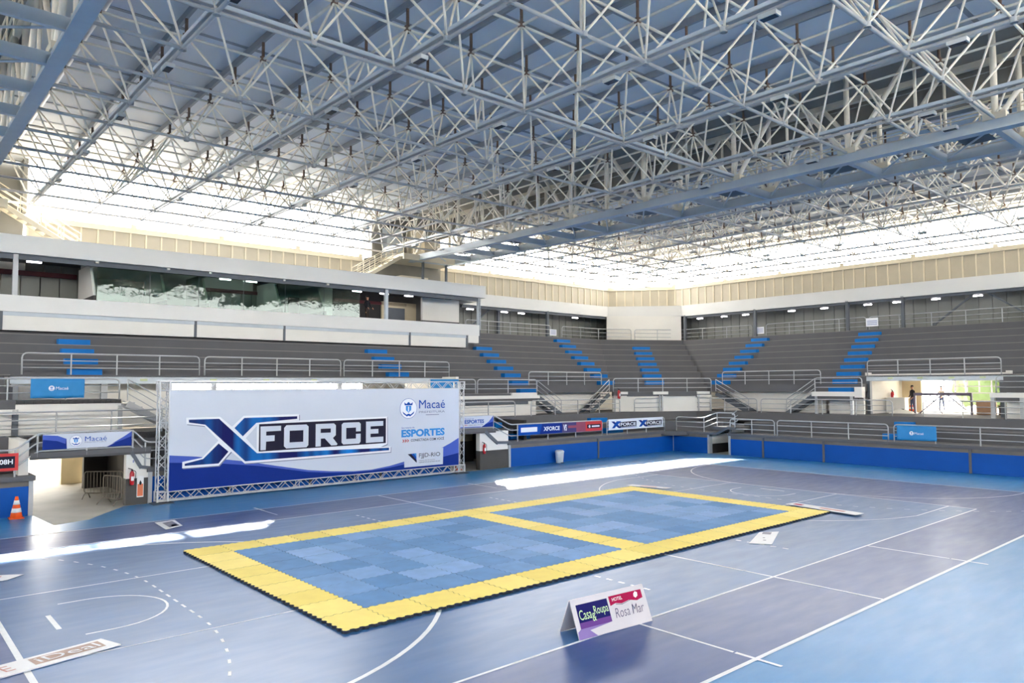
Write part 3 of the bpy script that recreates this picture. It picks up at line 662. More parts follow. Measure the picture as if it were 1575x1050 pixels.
# ---- space frame
def members(xs, uxs, ext=0):
    """square pyramids whose apex is left out wherever both grid lines are odd, so the bottom net is twice as wide"""
    out = []   # (kind, p, q, r)
    ox = lambda i: 0 < i < len(xs) - (1 if xs[0] < 20 else 3) and i % 2 == 0
    oy = lambda j: j % 2 == 1 and GY[j] < 22
    gone = lambda i, j: ox(i) and oy(j)
    for i, x in enumerate(xs):
        for j, y in enumerate(GY):
            if i < len(xs) - 1 and not (gone(i, j) or gone(i + 1, j)): out.append(('bottom_chord', (x, y, LZ), (xs[i + 1], y, LZ), 0.055))
            if j < len(GY) - 1 and not (gone(i, j) or gone(i, j + 1)): out.append(('bottom_chord', (x, y, LZ), (x, GY[j + 1], LZ), 0.055))
    for i, x in enumerate(uxs):
        for j, y in enumerate(UY):
            if i < len(uxs) - 1: out.append(('top_chord', (x, y, UZ), (uxs[i + 1], y, UZ), 0.045))
            if j < len(UY) - 1: out.append(('top_chord', (x, y, UZ), (x, UY[j + 1], UZ), 0.045))
            for a in (i, i + 1):
                for b in (j, j + 1):
                    if not gone(a, b): out.append(('web_bar', (x, y, UZ), (xs[a], GY[b], LZ), 0.036))
            if (i + j) % 3 == 0: out.append(('web_bar', (x, y, UZ), (x - 1.25 * (1 if i % 2 else -1), y, UZ + .02), 0.02))
    return out
_inv = cam.matrix_world.inverted()
def seen_size(p, q):
    a, b = _inv @ Vector(p), _inv @ Vector(q)
    if a.z > -1 or b.z > -1: return 0
    s = 1143.11; A_ = (a.x / -a.z * s, a.y / -a.z * s); B_ = (b.x / -b.z * s, b.y / -b.z * s)
    m = ((A_[0] + B_[0]) / 2, (A_[1] + B_[1]) / 2)
    if abs(m[0]) > 800 or abs(m[1]) > 540: return 0
    return math.dist(A_, B_)
def frame(label, xs, uxs, n_single):
    e = empty('space_frame', (xs[0], 4.5, LZ), label, 'roof truss')
    mem = members(xs, uxs); mem.sort(key=lambda m: -seen_size(m[1], m[2]))
    cnt = {}
    rest = {'bottom_chord': [], 'top_chord': [], 'web_bar': []}
    for m in mem:
        k = m[0]; cnt[k] = cnt.get(k, 0)
        if cnt[k] < n_single and seen_size(m[1], m[2]) > 12:
            cnt[k] += 1; rod(k, BARG if k == 'bottom_chord' else BARW, m[1], m[2], m[3], e, n=8)
        else: rest[k].append(m[1:])
    for k, v in rest.items():
        if v: o = rods_mesh(k + 's', v, BARG if k == 'bottom_chord' else BARW, e); o['kind'] = 'stuff'
    # hubs and roof stubs
    st = [((x, y, UZ), (x, y, zr(y) - .2), 0.045) for x in uxs for y in UY]
    hub_me = None
    for x in uxs:
        for y in UY:
            if seen_size((x, y, UZ), (x, y, zr(y))) > 9: rod('roof_stub', RUST, (x, y, UZ), (x, y, zr(y) - .2), 0.05, e, 6)
    st = [s for s in st if seen_size(s[0], (s[0][0], s[0][1], zr(s[0][1]))) <= 9]
    o = rods_mesh('roof_stubs', st, RUST, e); o['kind'] = 'stuff'
    hb = [((x, y, UZ - .09), (x, y, UZ + .09), 0.11) for x in uxs for y in UY]; o = rods_mesh('top_hubs', hb, RUST, e, n=8); o['kind'] = 'stuff'
    hb = [((x, y, LZ - .07), (x, y, LZ + .07), 0.10) for i, x in enumerate(xs) for j, y in enumerate(GY) if not (0 < i < len(xs) - 1 and i % 2 == 0 and j % 2 == 1)]; o = rods_mesh('bottom_hubs', hb, BARG, e, n=8); o['kind'] = 'stuff'
    return e
frame('central bay of the white tubular space frame over the court', GX, ups, 100)
frame('far bay of the white tubular space frame over the end grandstand', RXs, ups_r, 100)
frame('small visible piece of space frame in the upper corner of the picture', LXs, ups_l, 60)
# ---- great trusses with a ladder-like lower deck
def great(xn, xf, label):
    e = empty('great_truss', (xn, 4.5, 13.2), label, 'roof truss')
    for x in (xn, xf):
        box('bottom_beam', STEEL_L, (x - .11, -12, 13.08), (x + .11, 31.0, 13.42), e); box('bottom_flange', STEEL_L, (x - .2, -12, 13.04), (x + .2, 31.0, 13.09), e)
        box('top_beam', BARW, (x - .12, -12, 16.5), (x + .12, 31, 16.74), e)
    s = 1 if xf > xn else -1
    y = -9.5; j = 0
    while y <= 30.6:
        big = j % 2 == 0
        box('cross_beam', STEEL_L, (min(xn, xf), y - (.1 if big else .06), 13.05), (max(xn, xf), y + (.1 if big else .06), 13.38), e)
        for x in (xn, xf):
            if big:
                rod('upright', BARW, (x, y, 13.4), (x, y, 16.6), 0.11, e); box('gusset', CREAM, (x - .16, y - .35, 13.4), (x + .16, y + .35, 13.62), e)
                for t in (-1, 1):
                    if -12 < y + 2.5 * t < 31: rod('diagonal', BARW, (x, y + .15 * t, 13.5), (x, y + 2.4 * t, 16.6), 0.095, e)
            else: rod('upright', BARW, (x, y, 13.4), (x, y, 16.6), 0.06, e)
        if y < 30: rod('wind_brace', STEEL_L, (xn, y, 13.2), (xf, y + 2.5, 13.2), 0.035, e, 6)
        if big and y < 28:
            box('deck_plate', STEEL_D, (min(xn, xf) + 1.0, y + .5, 13.28), (min(xn, xf) + 1.9, y + 1.5, 13.31), e)
        y += 2.5; j += 1
    for h in (14.0, 14.45): rod('catwalk_rail', CREAM, (xn + s * 1.0, -12, h), (xn + s * 1.0, 29.8, h), 0.025, e, 6); rod('catwalk_rail', CREAM, (xn + s * 2.0, -12, h), (xn + s * 2.0, 29.8, h), 0.025, e, 6)
    y = -10
    while y < 29.5:
        for d in (1.0, 2.0): rod('catwalk_post', CREAM, (xn + s * d, y, 13.4), (xn + s * d, y, 14.45), 0.025, e, 6)
        y += 1.25
    return e
great(22.0, 25.0, 'heavy pale steel truss with ladder-like underside crossing the hall'); great(-3.0, -6.0, 'pale blue steel girder crossing the upper corner of the picture')
# cable trays hung on the bottom chords
def tray(label, p, q):
    e = empty('cable_tray', p, label, 'cable tray'); p, q = Vector(p), Vector(q); d = (q - p).normalized(); s = d.cross(Vector((0, 0, 1)))
    beam('tray_bed', RAIL, p, q, 0.15, 0.03, e)
    for k in (-.08, .08): beam('tray_side', STEEL_L, p + s * k + Vector((0, 0, .05)), q + s * k + Vector((0, 0, .05)), 0.015, 0.1, e)
tray('long cable tray running under the space frame above the mats', (-2.9, 5.5, LZ + .12), (21.9, 5.5, LZ + .12))
for i, x in enumerate((-0.5, 4.5, 9.5, 14.5, 19.5)): 
    tray(('first', 'second', 'third', 'fourth', 'fifth')[i] + ' cable tray crossing the hall, counted from the pale corner girder', (x, -9, LZ + .12), (x, 30.4, LZ + .12))
# flat white high-bay lamps (off) strapped to the bottom chords
LENS = M('dark lamp lens', (40, 48, 66), rough=0.2)
def highbay(x, y, label):
    e = empty('bay_lamp', (x, y, LZ), label, 'lamp', 'box lamps along the roof chords')
    box('housing', WHITE, (x - .12, y - .24, LZ - .17), (x + .12, y + .24, LZ - .06), e); box('lens', LENS, (x - .09, y - .2, LZ - .185), (x + .09, y + .2, LZ - .17), e)
for i, x in enumerate((-0.5, 4.5, 9.5, 14.5, 19.5, 21.55, 30, 35, 40)):
    nl = 0
    for j in range(7, -1, -1):
        y = -5.75 + 5 * j + (2.5 if int(x) % 2 else 0)
        if seen_size((x, y - .4, LZ), (x, y + .4, LZ)) > 5 and y < 27:
            highbay(x, y, 'unlit white box lamp on the %s roof chord line, %s from the press box side' % (ORD[i], ORD[nl])); nl += 1
# concourse tube lamps (lit)
def tube_lamp(x, y, z, along, label, group):
    e = empty('tube_lamp', (x, y, z), label, 'lamp', group); d = (.32, .06) if along == 'x' else (.06, .32)
    box('housing', STEEL_D, (x - d[0], y - d[1], z + .05), (x + d[0], y + d[1], z + .1), e); box('tube', LAMP, (x - d[0] * .95, y - d[1] * .8, z - .02), (x + d[0] * .95, y + d[1] * .8, z + .05), e)
for i, y in enumerate((25.0, 22.6, 20.6, 16.6, 14.0, 10.8, 8.8, 6.3, 3.8, -.5)): tube_lamp(47.7, y, 10.15, 'y', 'lit tube lamp over the end concourse, %s from the white corner bay' % ORD[i], 'lit lamps over the end concourse')
for i, x in enumerate((27.8, 31.2, 33.0, 39.2)): tube_lamp(x, 31.7, 10.2, 'x', 'lit tube lamp over the side concourse, %s past the press box' % ORD[i], 'lit lamps over the side concourse')
for i, x in enumerate((-0.5, 8.6, 10.1, 16.9, 18.9, 20.8)): tube_lamp(x, 29.4, 10.45, 'x', 'lit tube lamp inside the press box, %s from the left' % ORD[i], 'lit lamps inside the press box')
# ================================================================== THINGS
# ---- competition mats: interlocking tiles 19 x 9
MS = 0.988; MO = (0.09, 0.09)
def tile_mesh(name, top):
    T = 10; w = 0.02; pts = []
    def edge(fn):
        for i in range(T):
            o = w if i % 2 else -w
            for t in (i / T + .02, (i + 1) / T - .02): pts.append(fn(t, o))
    edge(lambda t, o: (t, o)); edge(lambda t, o: (1 + o, t)); edge(lambda t, o: (1 - t, 1 + (o if True else -o)) if False else (1 - t, 1 + (w if (int((1 - t) * T) % 2) else -w)))
    edge(lambda t, o: ((w if (int((1 - t) * T) % 2) else -w), 1 - t))
    n = len(pts); sc = 0.991
    P_ = [((x - .5) * sc * MS, (y - .5) * sc * MS) for x, y in pts]
    V = [(x, y, 0) for x, y in P_] + [(x, y, 0.034) for x, y in P_] + [(x, y, 0.056) for x, y in P_]
    F = [tuple(range(2 * n, 3 * n))]; fm = [0]
    for i in range(n):
        j = (i + 1) % n; F.append((i, j, n + j, n + i)); fm.append(1); F.append((n + i, n + j, 2 * n + j, 2 * n + i)); fm.append(1)
    me = bpy.data.meshes.new(name); me.from_pydata(V, [], F); me.materials.append(top); me.materials.append(MATSIDE)
    for p, i in zip(me.polygons, fm): p.material_index = i
    return me
TB, TY = tile_mesh('blue_tile', MATBLUE), tile_mesh('yellow_tile', MATYEL)
mats = empty('mat_floor', (9.5, 4.5, 0.01), 'blue fighting mats with yellow border and dividing strip on the court', 'mat')
for i in range(19):
    for j in range(9):
        yel = i in (0, 9, 18) or j in (0, 8)
        o = bpy.data.objects.new('mat_tile', TY if yel else TB); o.location = (MO[0] + (i + .5) * MS, MO[1] + (j + .5) * MS, 0.009 + random.uniform(0, .0015)); o.rotation_euler.z = random.uniform(-.002, .002)
        link(o, mats)

# ---- big banner in its aluminium box truss
tf = empty('truss_frame', (2.3, 18.45, 0), 'square aluminium box truss frame holding the big banner', 'truss')
def box_truss(name, p, q, w=0.34, up=Vector((0, 1, 0))):
    p, q = Vector(p), Vector(q); d = (q - p); L = d.length; d.normalize(); s = d.cross(up).normalized(); u = up
    items = []; c = [s * a * w / 2 + u * b * w / 2 for a, b in ((-1, -1), (1, -1), (1, 1), (-1, 1))]
    e = rods_mesh(name, [(p + k, q + k, 0.026) for k in c], ALU, tf, n=8)
    n = max(2, round(L / 0.36)); web = []
    for k in range(4):
        a, b = c[k], c[(k + 1) % 4]
        for i in range(n):
            s0, s1 = p + d * (L * i / n), p + d * (L * (i + 1) / n)
            web.append((s0 + (a if i % 2 else b), s1 + (b if i % 2 else a), 0.016))
    for i in range(0, n + 1, 8):
        pt = p + d * (L * min(i, n) / n)
        for k in range(4): web.append((pt + c[k], pt + c[(k + 1) % 4], 0.02))
    o = rods_mesh('lacing', web, ALU, None, n=5); o.parent = e; o.matrix_parent_inverse = Matrix.Translation(tf.location).inverted(); o.matrix_parent_inverse = e.matrix_world.inverted()
    e2 = o; return e
# sub-part parenting needs plain offsets: both meshes hold world coordinates
BY = 18.45
box_truss('truss_post', (2.28, BY, 0.1), (2.28, BY, 4.6)); box_truss('truss_post', (16.68, BY, 0.1), (16.68, BY, 4.6))
box_truss('truss_beam', (2.1, BY, 4.5), (16.86, BY, 4.5)); box_truss('truss_beam', (2.1, BY, 0.27), (16.86, BY, 0.27))
for x in (2.28, 16.68):
    box('base_plate', STEEL_D, (x - .38, BY - .38, 0.008), (x + .38, BY + .38, 0.03), tf)
    for z in (0.27, 4.5):
        for sx in (-1, 1):
            for sy in (-1, 1): box('corner_block', ALU, (x + sx * .19 - .03, BY + sy * .19 - .03, z - .2), (x + sx * .19 + .03, BY + sy * .19 + .03, z + .2), tf)
BN_W = M('banner pale vinyl', (206, 212, 224), rough=0.45, var=0.02, scale=1)
BN_N = M('banner navy ink', (16, 46, 132), spec=.15, rough=0.4, var=0.03, scale=1.5)
BN_L = M('banner light blue ink', (74, 98, 186), spec=.15, rough=0.4, var=0.03)
INKW = M('white ink', (238, 240, 246), rough=0.45, var=0.01)
INK_D = M('near black ink', (32, 30, 50), spec=.15, rough=0.4, var=0.04)
INK_B = M('blue ink', (12, 76, 168), spec=.15, rough=0.4, var=0.03)
INK_S = M('sky blue ink', (40, 140, 214), rough=0.4, var=0.03)
INK_R = M('red ink', (206, 52, 52), rough=0.45, var=0.03)
def xink():
    """blue ink that shifts in vertical bars between navy and bright blue"""
    m = M('striped blue ink', (16, 60, 150), spec=.15, rough=0.35, var=0.02); nt = m.node_tree; N = nt.nodes; L = nt.links
    g = N.new('ShaderNodeNewGeometry'); sx = N.new('ShaderNodeSeparateXYZ'); nz = N.new('ShaderNodeTexNoise'); nz.noise_dimensions = '1D'; nz.inputs['Scale'].default_value = 0.75; nz.inputs['Detail'].default_value = 2
    cr = N.new('ShaderNodeValToRGB'); cr.color_ramp.elements[0].position = 0.42; cr.color_ramp.elements[0].color = rgb((20, 24, 90)); cr.color_ramp.elements[1].position = 0.68; cr.color_ramp.elements[1].color = rgb((24, 128, 212))
    L.new(g.outputs['Position'], sx.inputs[0]); L.new(sx.outputs[0], nz.inputs['W']); L.new(nz.outputs['Fac'], cr.inputs[0]); L.new(cr.outputs[0], N['Principled BSDF'].inputs['Base Color']); return m
XINK = xink()
bn = empty('stage_banner', (9.5, 18.26, 0.4), 'large white and blue XFORCE banner stretched in the truss frame', 'banner')
EX, EZ = (1, 0, 0), (0, 0, 1)
def bp(name, mat, poly, lay, holes=(), par=None): return plate(name, mat, poly, (0, 18.26 - lay * .0035, 0), EX, EZ, 0.003, par or bn, holes)
bp('banner_sheet', BN_W, [(2.47, .45), (16.5, .45), (16.5, 4.32), (2.47, 4.32)], 0)
lwave = [(2.49, 1.83), (3.5, 1.72), (5.5, 1.39), (6.83, 1.11), (8.29, .82), (9.34, .69), (10.48, .60), (11.43, .60), (12.4, .70), (13.19, .84), (14.4, 1.08), (15.5, 1.4), (15.97, 1.58), (16.49, 1.82)]
nwave = [(2.49, 1.55), (3.04, 1.51), (4.48, 1.38), (6.02, 1.17), (8.29, .74), (9.34, .62), (10.48, .56), (11.43, .55), (12.4, .62), (13.3, .72), (14.4, .82), (15.5, .92), (15.92, .98), (16.49, 1.06)]
bp('light_wave', BN_L, [(16.49, .46), (2.49, .46)] + lwave, 1); bp('navy_wave', BN_N, [(16.49, .465), (2.49, .465)] + nwave, 2)
def rc(x0, z0, x1, z1, r=.1): return [(x0 + r, z0), (x1 - r, z0), (x1, z0 + r), (x1, z1 - r), (x1 - r, z1), (x0 + r, z1), (x0, z1 - r), (x0, z0 + r)]
bp('logo_card', BN_W, [(13.22, .56), (15.5, .56), (15.52, 1.38), (14.4, 1.3), (13.2, 1.2)], 3)
SH = M('grey drop outline', (120, 126, 150), rough=0.5)
XO = [(3.08, 3.26), (4.4, 3.26), (4.89, 2.84), (5.36, 3.27), (7.8, 3.27), (7.8, 3.0), (12.24, 3.03), (12.25, 1.73), (11.9, 1.62), (12.44, 1.61), (12.44, 1.35), (5.44, 1.31), (4.87, 1.83), (4.38, 1.3), (2.97, 1.3), (2.97, 1.55), (3.72, 1.66), (4.35, 2.31), (3.79, 2.91), (3.09, 3.01)]
bp('logo_shadow', SH, [(x + .035, z - .035) for x, z in XO], 4); bp('logo_outline', INKW, XO, 5)
bp('logo_gap', BN_W, [(5.93, 2.84), (5.47, 2.35), (5.93, 1.82)], 6)
bp('letter_x', XINK, [(3.18, 3.18), (4.36, 3.18), (5.95, 1.70), (12.35, 1.56), (12.35, 1.44), (5.46, 1.40), (3.82, 2.96), (3.19, 3.07)], 6)
bp('letter_x', XINK, [(5.39, 3.18), (7.71, 3.18), (7.71, 3.07), (5.90, 2.96), (5.34, 2.43), (4.99, 2.78)], 6)
bp('letter_x', XINK, [(4.36, 2.19), (4.76, 1.84), (4.37, 1.39), (3.06, 1.39), (3.06, 1.47), (3.76, 1.61)], 6)
bp('word_box', INK_D, [(6.02, 2.90), (12.17, 2.95), (12.17, 1.79), (6.02, 1.76)], 7)
FORCE = {
 'f': ([(6.08, 2.8), (6.98, 2.8), (6.98, 2.59), (6.33, 2.58), (6.33, 2.41), (6.70, 2.41), (6.70, 2.17), (6.33, 2.16), (6.32, 1.81), (6.09, 1.81)], ()),
 'o': ([(7.12, 2.70), (7.22, 2.81), (8.14, 2.81), (8.24, 2.72), (8.24, 1.91), (8.15, 1.82), (7.23, 1.82), (7.12, 1.92)], ([(7.37, 2.57), (8.0, 2.57), (8.0, 2.07), (7.37, 2.07)],)),
 'r': ([(8.58, 2.81), (9.46, 2.81), (9.56, 2.72), (9.56, 2.28), (9.42, 2.16), (9.65, 1.88), (9.60, 1.83), (9.34, 1.83), (9.02, 2.16), (8.83, 2.16), (8.83, 1.82), (8.58, 1.82)], ([(8.82, 2.59), (9.31, 2.59), (9.31, 2.41), (8.82, 2.41)],)),
 'c': ([(9.85, 2.74), (9.94, 2.82), (10.74, 2.82), (10.82, 2.74), (10.82, 2.40), (10.58, 2.40), (10.58, 2.58), (10.08, 2.58), (10.08, 2.08), (10.58, 2.08), (10.58, 2.29), (10.82, 2.29), (10.82, 1.93), (10.75, 1.84), (9.94, 1.84), (9.85, 1.93)], ()),
 'e': ([(11.10, 2.83), (12.02, 2.83), (12.02, 2.61), (11.34, 2.60), (11.34, 2.47), (11.76, 2.47), (11.76, 2.26), (11.34, 2.26), (11.34, 2.10), (12.03, 2.10), (12.03, 1.85), (11.10, 1.85)], ())}
for k, (pl, ho) in FORCE.items(): bp('letter_' + k, BN_W, pl, 8, ho)
def emblem(cx, cz, r, org, ex, ey, par, y_lay=0.004, ring=INK_B, disc=INKW):
    """round town crest: ring, crown, shield, ribbon"""
    def pp(n, m, pl, l, holes=()):
        o = Vector(org) + Vector(ex).cross(Vector(ey)).normalized() * (y_lay + l * .002); return plate(n, m, pl, o, ex, ey, 0.0015, par, holes)
    ring_o = pp('crest', ring, circ(cx, cz, r), 0)
    def pp(n, m, pl, l, holes=(), _q=pp): return under(_q(n, m, pl, l, holes), ring_o)
    pp('crest_disc', disc, circ(cx, cz, r * .965), 1)
    pp('crest_shield', INK_S, [(cx - .32 * r, cz + .28 * r), (cx + .32 * r, cz + .28 * r), (cx + .3 * r, cz - .15 * r), (cx, cz - .42 * r), (cx - .3 * r, cz - .15 * r)], 2)
    pp('crest_crown', INK_B, [(cx - .45 * r, cz + .32 * r), (cx + .45 * r, cz + .32 * r), (cx + .5 * r, cz + .62 * r), (cx + .25 * r, cz + .45 * r), (cx, cz + .66 * r), (cx - .25 * r, cz + .45 * r), (cx - .5 * r, cz + .62 * r)], 2)
    pp('crest_ribbon', INK_B, [(cx - .7 * r, cz - .28 * r), (cx - .25 * r, cz - .6 * r), (cx, cz - .5 * r), (cx + .25 * r, cz - .6 * r), (cx + .7 * r, cz - .28 * r), (cx + .6 * r, cz - .5 * r), (cx + .2 * r, cz - .78 * r), (cx, cz - .7 * r), (cx - .2 * r, cz - .78 * r), (cx - .6 * r, cz - .5 * r)], 2)
    pp('crest_stripe', INKW, [(cx - .06 * r, cz + .2 * r), (cx + .06 * r, cz + .2 * r), (cx + .06 * r, cz - .3 * r), (cx - .06 * r, cz - .3 * r)], 3)
emblem(13.44, 3.38, 0.49, (0, 18.26 - 3 * .0035, 0), EX, EZ, bn)
def bt(mat, s, x, z, w, h, bold=0.0, lay=5, shear=0): return text('lettering', mat, s, (x, 18.26 - lay * .0035, z), EX, EZ, w, h, bn, bold=bold, shear=shear)
bt(INK_B, 'Macaé', 14.05, 3.36, 1.56, .42, .0); bt(SH, 'PREFEITURA', 14.05, 3.14, 1.56, .1); bp('thin_line', SH, [(14.45, 3.03), (15.25, 3.03), (15.25, 3.06), (14.45, 3.06)], 5)
bt(INK_B, 'Secretaria de', 13.04, 2.42, .75, .08); bt(INK_S, 'ESPORTES', 13.04, 2.0, 2.56, .37, .045); bt(INK_D, 'CONECTADA COM VOCÊ', 13.58, 1.78, 1.98, .15, .008)
for i in range(3):
    x = 13.09 + i * .13; bp('arrow', INK_R, [(x, 1.90), (x + .05, 1.90), (x + .13, 1.83), (x + .05, 1.76), (x, 1.76), (x + .07, 1.83)], 5)
bt(INK_D, 'FJJD-RIO', 14.06, .92, 1.26, .26); bt(INK_D, 'FEDERAÇÃO DE JIU-JITSU', 14.06, .80, .95, .06); bt(INK_D, 'DESPORTIVO DO ESTADO DO RIO', 14.06, .71, 1.26, .06)
bp('triangle_logo', INK_B, [(13.41, 1.18), (13.9, 1.2), (13.92, .74)], 5); bp('triangle_logo', INK_D, [(13.41, 1.18), (13.6, 1.19), (13.92, .86), (13.92, .74)], 6); bp('triangle_logo', INK_S, [(13.75, 1.2), (13.9, 1.2), (13.91, 1.0)], 6)
# ---- guard rails
ry = LY - 0.02
railing('grey guard rail rising over the court tunnel at the picture edge', [(-30, ry, 1.38), (-2.45, ry, 1.38), (-1.8, ry, 1.92), (1.3, ry, 1.92), (1.75, ry, 1.42), (9.0, ry, 1.38)])
railing('grey guard rail hidden behind the big banner', [(9.2, ry, 1.38), (16.0, ry, 1.38)])
railing('grey guard rail swooping down beside the tunnel at the end of the big banner', [(16.3, ry, 1.94), (19.25, ry, 1.94), (20.4, ry, 1.40), (27.95, ry, 1.38)], posts=[(17, ry, 1.94), (19.2, ry, 1.94), (20.95, ry, 1.38), (23.3, ry, 1.38), (25.6, ry, 1.38)])
railing('grey guard rail carrying the white double XFORCE strip', [(28.4, ry, 1.38), (34.2, ry, 1.38)])
rxx = RX + 0.02
railing('grey guard rail at the corner, sweeping up over the small tunnel', [(rxx, 18.5, 1.38), (rxx, 16.3, 1.38), (rxx, 15.3, 1.75), (rxx, 14.0, 1.75)])
railing('short grey guard rail just past the small tunnel', [(rxx, 14.35, 1.38), (rxx, 11.3, 1.38)])
e = railing('long grey guard rail between the short rail and the sky-blue cloth', [(rxx, 11.12, 1.38), (rxx, 4.66, 1.38)])
railing('grey guard rail carrying the sky-blue cloth, running out of the picture', [(rxx, 4.36, 1.38), (rxx, -12, 1.38)])
for k in range(3):                                    # looped ends of the raised rail above the small tunnel
    z = 2.05 + k * .31; tube('rail_loop', RAIL, fillet([(rxx, 14.0, z + .05), (rxx, 13.75, z + .2), (rxx + .02, 14.25, z - .1), (rxx, 14.0, z - .12)], .1), .026, e)
wy = WY + .05; wx = WX + .05
railing('grey walkway rail above the court tunnel, left of the big banner', [(-30, wy, WZ), (9.0, wy, WZ)])
railing('grey walkway rail end beside the big banner', [(17.0, wy, WZ), (23.28, wy, WZ)])
railing('grey walkway rail in front of the twin stairs near the press box', [(24.6, wy, WZ), (32.95, wy, WZ)])
railing('grey walkway rail across the chamfered corner', [(34.4, wy - .1, WZ), (wx - .1, 19.7, WZ)])
railing('grey walkway rail past the corner on the end side', [(wx, 19.4, WZ), (wx, 14.45, WZ)])
railing('grey walkway rail in front of the end stairs and white ledge', [(wx, 14.15, WZ), (wx, 5.77, WZ)])
railing('grey walkway rail in front of the bright end gateway', [(wx, 4.1, WZ), (wx, -12, WZ)])
u2 = L2 + .12; v2 = R2 + .12
railing('grey balcony rail holding the sky-blue cloth above the court tunnel', [(-30, u2, 3.96), (1.7, u2, 3.96)], h=.86)
railing('short grey rail peeping past the banner end on the upper ledge', [(17.6, u2, 3.98), (21.0, u2, 3.98)], h=.86)
railing('grey rail on the white ledge right of the big banner', [(21.15, u2, 3.98), (26.0, u2, 3.98)], h=.86)
railing('grey rail across the front of the corner seating', [(A(-2)[0] + .1, A(-2)[1] + .1, 3.98), (B(-2)[0] + .1, B(-2)[1] + .05, 3.98)], h=.95)
railing('grey rail on the white ledge left of the bright end gateway', [(v2, 10.84, 3.98), (v2, 7.85, 3.98)], h=.9)
railing('grey rail on the ledge at the picture edge past the end gateway', [(v2, 0.7, 3.98), (v2, -12, 3.98)], h=.9)
railing('grey rail above the twin stairs near the corner, long side', [(26.0, ly(-1) + .06, zk(-1)), (33.0, ly(-1) + .06, zk(-1))], h=.86)
railing('grey rail above the twin stairs on the end side', [(rx(-1) + .06, 18.1, zk(-1)), (rx(-1) + .06, 10.8, zk(-1))], h=.9)
railing('grey rail over the long gateway, in front of the first blue aisle', [(-1.6, 24.08, 5.0), (5.5, 24.08, 5.0)], h=.9)
railing('grey rail over the long gateway, above the middle of the banner', [(5.75, 24.08, 5.0), (12.93, 24.08, 5.0)], h=.9)
railing('grey rail over the long gateway, in front of the second blue aisle', [(13.13, 24.08, 5.0), (20.2, 24.08, 5.0)], h=.9)
railing('grey rail over the bright end gateway', [(41.08, 8.15, 5.0), (41.08, .85, 5.0)], h=.95)
ty = 30.32
railing('grey rail along the concourse beside the press box', [(26.3, ty, FZ), (34.9, ty, FZ)], h=.95)
railing('grey concourse rail up to the white corner bay', [(36.2, ty, FZ), (40.6, ty, FZ), (43.2, 28.9, FZ)], h=.95)
railing('grey concourse rail leaving the white corner bay', [(43.5, 28.75, FZ), (47.1, 26.7, FZ), (47.3, 19.8, FZ)], h=.95)
railing('grey concourse rail between the last two blue aisles', [(47.35, 18.6, FZ), (47.35, 10.8, FZ)], h=.95)
railing('long grey concourse rail above the end gateway', [(47.35, 10.6, FZ), (47.35, -12, FZ)], h=.95)

# ---- flights of stairs between walkway and upper seating
def flight(label, p, q, w, n=7, mat=STEEL_D):
    """p top, q bottom (plan along one axis), w vector across the flight"""
    p, q, w = Vector(p), Vector(q), Vector(w); e = empty('stair_flight', q, label, 'stairs')
    for k in (0, 1): beam('stringer', mat, p + w * k - Vector((0, 0, .12)), q + w * k - Vector((0, 0, .05)), 0.06, 0.26, e)
    d = q - p; dn = Vector((d.x, d.y, 0)).normalized()
    for i in range(n):
        c = p.lerp(q, (i + .5) / n); a = c - dn * .14; b = c + dn * .14
        prism('tread', mat, [(a.x, a.y), (b.x, b.y), ((b + w).x, (b + w).y), ((a + w).x, (a + w).y)], c.z - .03, c.z + .02, e)
    for h in (0.3, 0.6, 0.9):
        tube('handrail', RAIL, [p + Vector((0, 0, h)), q + Vector((0, 0, h))], 0.026 if h > .8 else .02, e, 6)
    for t in (0, 1): rod('baluster', RAIL, p.lerp(q, t), p.lerp(q, t) + Vector((0, 0, .9)), 0.026, e, 6)
    return e
flight('grey stairs falling from the balcony with the sky-blue cloth', (1.9, 22.0, 3.9), (4.0, 22.0, 2.6), (0, .9, 0), mat=RAIL)
flight('grey stairs falling away from the white ledge near the banner', (26.2, 22.7, 3.9), (28.4, 22.7, 2.6), (0, .9, 0))
flight('grey stairs falling from the corner seating toward the banner', (33.2, 22.7, 3.95), (31.2, 22.7, 2.6), (0, .9, 0))
flight('grey stairs falling from the corner seating along the end side', (39.7, 18.3, 3.95), (39.7, 15.7, 2.6), (.9, 0, 0))
flight('grey stairs falling from the ledge near the end gateway', (39.7, 10.9, 3.95), (39.7, 12.9, 2.6), (.9, 0, 0))
# blue blocks on the lower tiers
for i, (x0, x1) in enumerate(((21.4, 22.9), (29.6, 31.2))):
    for o, z0, z1 in ((1.05, 1.37, 1.7), (2.4, 2.0, 2.3)): box('aisle_step', STEP, (x0, LY + o, z0), (x1, LY + o + .4, z1), low)
for y0, y1 in ((4.5, 5.5),):
    for o, z0, z1 in ((1.3, 1.37, 1.7), (2.95, 2.0, 2.3)): box('aisle_step', STEP, (RX + o, y0, z0), (RX + o + .45, y1, z1), low)

